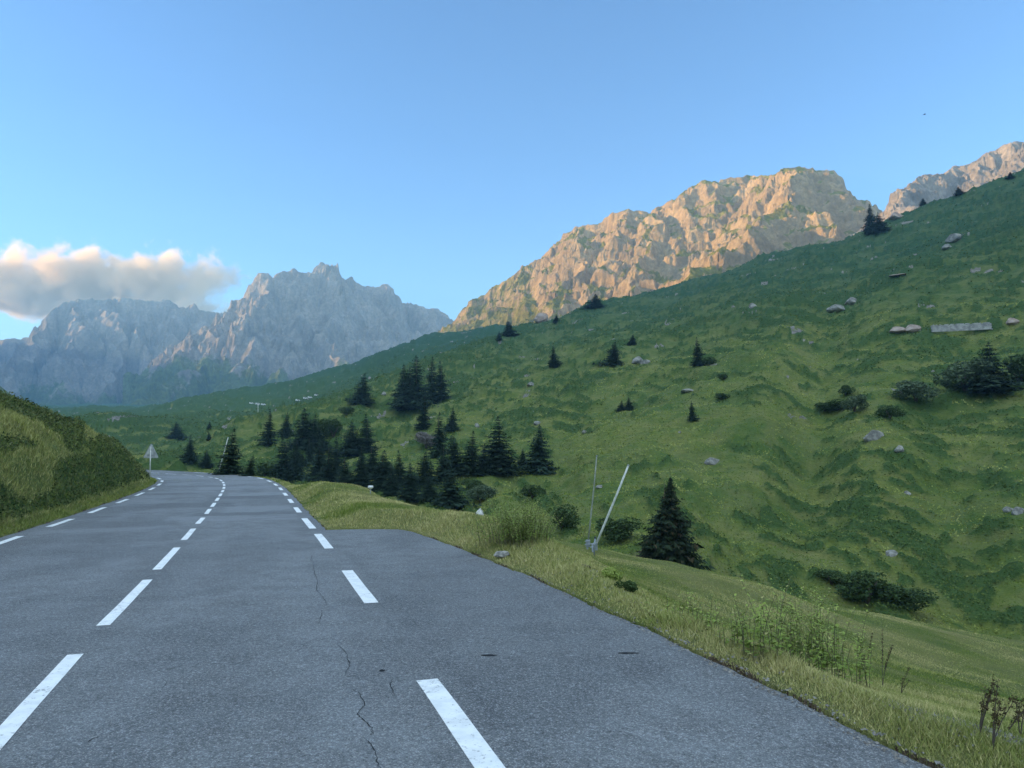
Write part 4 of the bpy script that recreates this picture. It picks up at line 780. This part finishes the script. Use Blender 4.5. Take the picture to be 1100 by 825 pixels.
for i, (px, py, wp, lab, wz) in enumerate([(964, 356, 22, "reddish rock outcrop left of the pale stone wall, left part", .5), (980, 354, 20, "higher reddish rock outcrop touching the pale stone wall", .75), (900, 332, 26, "long pale outcrop high on the slope, lower of its pair", .45), (915, 325, 20, "long pale outcrop high on the slope, upper of its pair", .5), (1026, 258, 20, "grey outcrop near the top of the right slope", .6), (1018, 266, 14, "small grey outcrop under the one near the top of the slope", .5), (966, 296, 22, "flat patch of reddish bare rock high on the right slope", .18), (1087, 346, 16, "brown outcrop right of the pale stone wall", .8), (962, 234, 18, "dark outcrop on the skyline right of the squat spruce", .8)]):
    rock("rock_outcrop", RKR[i % 2] if i not in (2, 3, 4, 5) else RK[i % 4], lab, px, py, wp, 90, "rock outcrops on the right slope", wz * 1.1, .2)
rock("boulder", rock_mesh("boulder", 91, M_RED, 3), "orange sunlit boulder on the skyline at the foot of the peak", 581, 346, 17, 200, GB, 1.0, 0)
rock("white_boulder", RW, "pointed white boulder at the edge of the grassy verge", 515, 554, 11, 22, None, 1.0, .05)
rock("stone_slab", RSLAB, "flat pale stone slab lying in the verge grass beside the lay-by", 538, 600, 20, 9, None, 1.0, .0)
# dry stone wall on the right slope
def stone_wall():
    a = hit(1001, 357, 90); b_ = hit(1065, 354, 90); A_ = Vector(a); B_ = Vector(b_); L = (B_ - A_).length; t = thing("stone_wall", "long pale dry stone wall holding the slope at the right, above the rounded bushes", "wall", a)
    d = (B_ - A_).normalized(); H = 8 * A_.y / 800; up = Vector((0, 0, 1)); nrm = Vector((0, -1, 0)); b = MB(); r = random.Random(3)
    rows = 9; hh = H / rows
    for k in range(rows):
        s_ = 0
        while s_ < L:
            wl = hh * r.uniform(1.0, 2.3); c = d * (s_ + wl / 2) + up * (hh * (k + .5)) + nrm * (r.uniform(-.12, .12) * hh * 2 - .25 * k * hh * -1 * -1) 
            e = math.atan2(d.y, d.x); R_ = Matrix.Rotation(e, 3, 'Z') @ Matrix.Rotation(r.uniform(-.1, .1), 3, 'Y') @ Matrix.Rotation(r.uniform(-.15, .15), 3, 'X')
            if not (k > rows - 3 and r.random() < .2): b.box(c, (wl * .92, hh * 2.6, hh * r.uniform(.75, .95)), R_)
            s_ += wl
    o = obj("stonework", b.mesh("stonework", M_WALL), t)
    b = MB(); b.box(d * (L / 2) + Vector((0, hh * 1.4, H * .45)), (L * .99, hh * 1.2, H * .85), Matrix.Rotation(math.atan2(d.y, d.x), 3, 'Z')); obj("rubble_core", b.mesh("rubble_core", M_STONE), t)
M_WALL = simple("wall_stone", (.30, .30, .30), (.52, .51, .49), .9, .95, .15)
stone_wall()

# ------------------------------------------------------------------ snow poles, sign, post
M_POLEW = simple("weathered_white_paint", (.70, .71, .68), (.50, .52, .48), 5, .6, .3, bump=.1); M_POLEG = simple("grey_green_wood", (.36, .38, .33), (.24, .26, .22), 5, .8, .2, bump=.2)
M_STEEL = simple("galvanised_steel", (.30, .33, .38), (.42, .45, .50), 12, .45, .5, .6); M_DK = simple("dark_metal", (.05, .05, .055))
def snow_pole(label, base, top, rad, mat, tape=None, group=None, stake=True, brk=True):
    B_ = Vector(base); T_ = Vector(top); t = thing("snow_pole", label, "pole", base, group); d = T_ - B_; n = d.normalized(); b = MB()
    b.tube([n * .12, d * .35 + Vector((.008, 0, 0)), d * .7 + Vector((.012, 0, 0)), d], [rad, rad, rad * .92, rad * .82], 12); obj("shaft", b.mesh("shaft", mat, True), t)
    b = MB(); b.tube([d - n * .015, d + n * .03], [rad * 1.05, rad * .7], 12); obj("end_cap", b.mesh("end_cap", M_STEEL, True), t)
    if stake:
        b = MB(); b.tube([(0, 0, -.35), (0, 0, .28)], rad * 1.1, 10); obj("stake", b.mesh("stake", M_STEEL, True), t)
    if brk:
        b = MB(); b.box(n * .22 + Vector((0, -.01, 0)), (.16, .10, .26)); b.tube([(-.1, -.07, .18), (.1, -.07, .20)], .018, 8); b.tube([(-.1, -.07, .30), (.1, -.07, .32)], .018, 8); obj("bracket", b.mesh("bracket", M_STEEL), t)
    return t
def pole_at(label, bx, by, tx, ty, rad, mat, rmin, group=None, **k):
    x, y, z = hit(bx, by, rmin); tp = at(tx, ty, y); snow_pole(label, (x, y, z), (tp[0], y, tp[2]), rad, mat, group=group, **k)
pole_at("thin grey snow pole leaning slightly right, left of the pair on the verge", 631, 590, 641, 490, .030, M_POLEG, 20, "snow poles along the road")
pole_at("thicker white snow pole leaning strongly right, right of the pair on the verge", 637, 593, 675, 500, .043, M_POLEW, 20, "snow poles along the road")
pole_at("white snow pole leaning right at the far road bend, before a dark spruce", 234, 510, 245, 470, .055, M_POLEW, 60, "snow poles along the road", brk=False)
# broken stub by the pair
x, y, z = hit(638, 597, 18); st = thing("stake_stub", "short grey stake stub at the foot of the thicker white pole", "stake", (x, y, z)); b = MB(); b.tube([(0, 0, -.2), (.02, 0, .35), (.05, 0, .62)], [.028, .028, .024], 8); obj("stub", b.mesh("stub", M_STEEL, True), st); b = MB(); b.tube([(.05, 0, .60), (.052, 0, .66)], [.036, .034], 8); obj("cap", b.mesh("cap", M_DK, True), st)
def road_sign():
    Y_ = 62.0; x, _, _ = at(162, 500, Y_); z = float(ground_z(np.array([x]), np.array([Y_]))[0]); top = at(162, 477, Y_)[2]
    t = thing("road_sign", "grey back of a triangular warning sign on a pole by the far bend", "road sign", (x, Y_, z), rz=math.radians(-8)); H = top - z
    s_ = 1.28; hh = s_ * .866; b = MB(); pts = []
    for k, (cx, cz) in enumerate([(-s_ / 2, 0), (s_ / 2, 0), (0, hh)]):
        base_a = [210, 330, 90][k]; c0 = Vector((cx, 0, cz)); cen = Vector((0, 0, hh / 3)); c0 = c0 + (cen - c0) * .10
        for q in range(-3, 4): a = math.radians(base_a + q * 20); pts.append((c0.x + .075 * math.cos(a), c0.z + .075 * math.sin(a)))
    z0 = H - hh; n = len(pts); v = [(p[0], yy, p[1] + z0) for yy in (-.012, .012) for p in pts]; f = [tuple(range(n)), tuple(range(n, 2 * n))[::-1]] + [(i, i + n, (i + 1) % n + n, (i + 1) % n) for i in range(n)]
    b.add(v, f); pn = obj("panel", b.mesh("panel", M_SIGNBACK), t)
    b = MB()
    for i in range(n): p, q = pts[i], pts[(i + 1) % n]; b.tube([(p[0], -.02, p[1] + z0), (q[0], -.02, q[1] + z0)], .016, 6)
    obj("rim", b.mesh("rim", M_STEEL), t)
    for zz in (z0 + .2, z0 + .62): b = MB(); b.box((0, -.035, zz), (.62 if zz < z0 + .5 else .26, .04, .05)); obj("rail", b.mesh("rail", M_STEEL), t)
    b = MB(); b.tube([(0, -.085, -.4), (0, -.085, H - .25)], .045, 12); obj("pole", b.mesh("pole", M_POLEW, True), t)
M_SIGNBACK = simple("sign_back", (.46, .48, .52), (.80, .82, .84), 2.2, .35, .5, .35)  # white patches in the colour stand in for reflections on the metal
road_sign()
x, y, z = hit(398, 531, 30); t = thing("marker_post", "small white marker post with a round head on the verge edge", "post", (x, y, z)); hs = 9 * y / 800
b = MB(); b.tube([(0, 0, -.15), (0, 0, hs * .7)], .03, 8); obj("stem", b.mesh("stem", M_POLEG, True), t); b = MB(); b.tube([(0, 0, hs * .62), (0, 0, hs * .8), (0, 0, hs)], [.04, .14, .12], 12); obj("head", b.mesh("head", M_PAINT, True), t)
x, y, z = hit(277, 449, 400); t = thing("utility_pole", "thin pale utility pole far down the valley below the white vehicles", "pole", (x, y, z)); b = MB(); b.tube([(0, 0, -1), (0, 0, 7)], [.18, .12], 8); obj("mast", b.mesh("mast", M_POLEW, True), t); b = MB(); b.box((0, 0, 6.4), (1.0, .12, .15)); obj("crossarm", b.mesh("crossarm", M_POLEW), t)
# vehicles far up the valley road
M_VW = simple("white_bodywork", (.80, .80, .80), rough=.35); M_GL = simple("dark_glass", (.03, .035, .04), rough=.1, spec=.5); M_TY = simple("tyre_rubber", (.02, .02, .02))
def van_parts():
    prof = [(-2.4, .35), (2.4, .35), (2.5, .95), (1.9, 1.25), (1.25, 2.15), (-2.2, 2.25), (-2.45, 2.0)]; n = len(prof); b = MB()
    b.add([(p[0], yy, p[1]) for yy in (-.95, .95) for p in prof], [tuple(range(n)), tuple(range(n, 2 * n))[::-1]] + [(i, i + n, (i + 1) % n + n, (i + 1) % n) for i in range(n)]); out = [("body", b.mesh("body", M_VW), (0, 0, 0))]
    b = MB(); b.box((0, 0, 0), (2.6, .02, .5)); wn = b.mesh("window", M_GL); out += [("window", wn, (0, -.96, 1.7)), ("window", wn, (0, .96, 1.7))]
    wb = MB(); wb.tube([(0, -.12, 0), (0, .12, 0)], .36, 16); wm = wb.mesh("wheel", M_TY)
    for sx in (-1.5, 1.5):
        for sy in (-.86, .86): out.append(("wheel", wm, (sx, sy, .36)))
    return out
VP = van_parts()
for i, (px, py, lab) in enumerate([(270, 434, "leftmost and largest white van far up the valley road"), (277, 435, "second white van from the left on the far valley road"), (283, 435.5, "third white van from the left on the far valley road"), (320, 431, "white van at the left end of the upper group, parked by the ridge"), (328, 429, "second white van of the upper group by the ridge"), (333, 428, "third white van of the upper group by the ridge"), (340, 425.5, "highest white van, at the right end of the upper group")]):
    x, y, z = hit(px, py, 480); t = thing("van", lab, "van", (x, y, z), "white vans parked far up the valley", [.2, .3, .1, .5, .4, .45, .5][i])
    for n_, me_, lc in VP: o = bpy.data.objects.new(n_, me_); COL.objects.link(o); o.parent = t; o.location = lc
# bird
x, y, z = at(993, 123, 120); t = thing("bird", "tiny dark bird high in the clear sky at the right", "bird", (x, y, z)); b = MB()
b.tube([(-.2, 0, 0), (-.1, 0, .01), (.08, 0, 0), (.2, 0, .02), (.25, 0, .01)], [.02, .05, .06, .035, .008], 8)
for s_ in (-1, 1): b.add([(.08, 0, .03), (-.08, 0, .03), (-.06, .28 * s_, .10), (-.12, .5 * s_, .03), (.02, .3 * s_, .10)], [(0, 1, 2, 4), (4, 2, 3)])
obj("body", b.mesh("body", M_DK), t)

# ------------------------------------------------------------------ roadside weeds
M_WEED = leaf_material("weed_leaves", (.12, .19, .03), (.34, .40, .10), (.42, .38, .16)); M_DOCK = leaf_material("dock_seed", (.05, .035, .018), (.11, .085, .04)); M_STEM = simple("green_stem", (.12, .13, .06), (.20, .18, .10), 20)
def weed_parts(seed, n_st, h, spread, leaf, droop=.3, lw=.3):
    r = np.random.default_rng(seed); b = MB(); P = []; D = []; W_ = []
    for k in range(n_st):
        bx, by = r.normal(0, spread, 2); hh = h * r.uniform(.5, 1.05); lx, ly = r.normal(0, .16, 2) * hh + np.array([bx, by]) * .35
        pts = [(bx + lx * t * t, by + ly * t * t, hh * t) for t in (0, .35, .7, 1)]; b.tube([(p[0], p[1], p[2] - .03) for p in pts], [.005, .004, .003, .0015], 4, False)
        m_ = int(hh / leaf * 2.6)
        for q in range(m_):
            t = .12 + .88 * (q + r.random()) / m_; a = q * 2.4 + r.random(); s_ = leaf * (1.15 - .6 * t) * r.uniform(.7, 1.2); P.append((bx + lx * t * t, by + ly * t * t, hh * t)); d = np.array([math.cos(a), math.sin(a), r.uniform(-droop, .8)]); d /= np.linalg.norm(d); D.append(d * s_); W_.append(np.cross(d, [0, 0, 1]) * s_ * lw + np.array([0, 0, r.normal(0, .1) * s_]))
    P, D, W_ = np.array(P), np.array(D), np.array(W_); n = len(P); V = np.empty((n, 4, 3)); V[:, 0] = P; V[:, 1] = P + D * .5 - W_; V[:, 2] = P + D; V[:, 3] = P + D * .5 + W_; tn = np.repeat(np.clip(P[:, 2] / h * .6 + .4 * r.random(n), 0, 1), 4)
    return b.mesh("stem_sprays", M_STEM), V.reshape(-1, 3), np.arange(4 * n).reshape(n, 4), tn, np.repeat((r.random(n) < .12) * r.random(n), 4)
GW = "leafy weeds growing along the brow of the verge"
for i, (px, py, hp, spr, lab, n_) in enumerate([(820, 706, 62, .17, "tallest leafy weed clump at the left end of the verge weeds", 20), (845, 710, 60, .16, "leafy weed clump second from the left on the verge brow", 22), (870, 718, 62, .16, "dense leafy weed clump in the middle of the verge weeds", 24), (896, 728, 62, .15, "leafy weed clump right of the dense one on the verge brow", 22), (918, 736, 50, .12, "thin weed clump with pale stems at the right end of the verge weeds", 12), (790, 694, 34, .15, "low yellowish weed clump left of the tall ones", 14), (755, 676, 26, .18, "low weed patch on the verge above a grassy tuft", 14), (722, 662, 20, .16, "smallest low weed patch, farthest left on the verge brow", 10)]):
    x, y, z = hit(px, py, 6.2); h = 1.35 * hp * y / 800; t = thing("leafy_weed", lab, "weed", (x, y, z), GW); sm_, V, F, tn, t2 = weed_parts(300 + i, n_, h, spr, .075 if i < 5 else .06)
    obj("stem_sprays", sm_, t); obj("leaves", make_mesh("leaves", V, F, M_WEED, False, {'tint': tn, 'tint2': t2}), t)
GD = "brown seeding dock plants on the verge"
for i, (px, py, hp, lab) in enumerate([(930, 732, 50, "dark seeding dock stalk, left of a leaning pair beside the tall weeds"), (948, 738, 58, "dark seeding dock stalk leaning right, right of the pair beside the tall weeds"), (968, 745, 28, "short dock stalk just right of the leaning pair"), (1052, 790, 62, "tall dock stalk standing left of the group at the lower right corner"), (1066, 806, 72, "tallest dock stalk, in the middle of the group at the lower right corner"), (1080, 790, 40, "short dock stalk right of the tallest one in the corner group"), (1096, 792, 50, "dock stalk at the right edge of the photo")]):
    x, y, z = hit(px, py, 5.6); h = hp * y / 800; r = np.random.default_rng(500 + i); t = thing("dock_plant", lab, "plant", (x, y, z), GD); b = MB(); P = []
    for k in range(3 if h > .3 else 2):
        lx, ly = r.normal(.05 + .10 * (i in (1, 2)), .10), r.normal(0, .05); hh = h * (1 if k == 0 else r.uniform(.5, .8)); pts = [(lx * t_ ** 1.5, ly * t_, hh * t_) for t_ in (0, .3, .6, 1)]; b.tube([(p[0], p[1], p[2] - .02) for p in pts], [.005, .0045, .0035, .002], 5, False)
        obj('stalk', b.mesh('stalk', M_BARK), t); b = MB()
        tt2 = r.uniform(.42, 1, int(90 * hh / .5)); tt2 = np.round(tt2 * 14) / 14 + r.normal(0, .012, len(tt2)); P.append(np.stack([lx * tt2 ** 1.5, ly * tt2, hh * tt2], 1) + r.normal(0, .009, (len(tt2), 3)))
    for P_ in P: obj('seed_head', leaves('seed_head', P_, .018, M_DOCK, r), t)
# round bush of rough grass and weeds at the far end of the lay-by, and low shrubs
x, y, z = hit(558, 582, 12); h = 40 * y / 800; t = thing("weed_bush", "round bushy clump of tall seeding weeds on the verge beyond the lay-by", "bush", (x, y, z)); sm_, V, F, tn, t2 = weed_parts(610, 190, h * 1.1, .34, .06)
obj("stem_sprays", sm_, t); obj("leaves", make_mesh("leaves", V, F, M_WEED, False, {'tint': tn * .7, 'tint2': t2}), t)
for i, (px, py, hp, wd, lab) in enumerate([(655, 622, 16, 1.5, "low pale-topped shrub on the verge brow below the snow poles"), (672, 636, 17, 1.3, "low dark green shrub right of the pale-topped one below the snow poles")]):
    x, y, z = hit(px, py, 9); h = hp * y / 800; t = thing("low_shrub", lab, "shrub", (x, y, z - .03), "low shrubs on the verge brow")
    for n_, me_ in (("crown", bush_mesh("crown", 700 + i, 1500, M_WEED if i == 0 else M_BROAD, 6, .8, .10)), ("stem", BT)): o = bpy.data.objects.new(n_, me_); COL.objects.link(o); o.parent = t; o.scale = (h * wd, h * wd, h)
x, y, z = hit(626, 609, 10); o = obj("soil_mound", rock_mesh("soil_mound", 95, simple("bare_soil", (.05, .03, .02), (.12, .08, .05), 20), 3, .4), loc=(x, y, z), label="small mound of dark bare soil in the verge grass below the snow poles", category="mound"); o.scale = (.3, .3, .3)
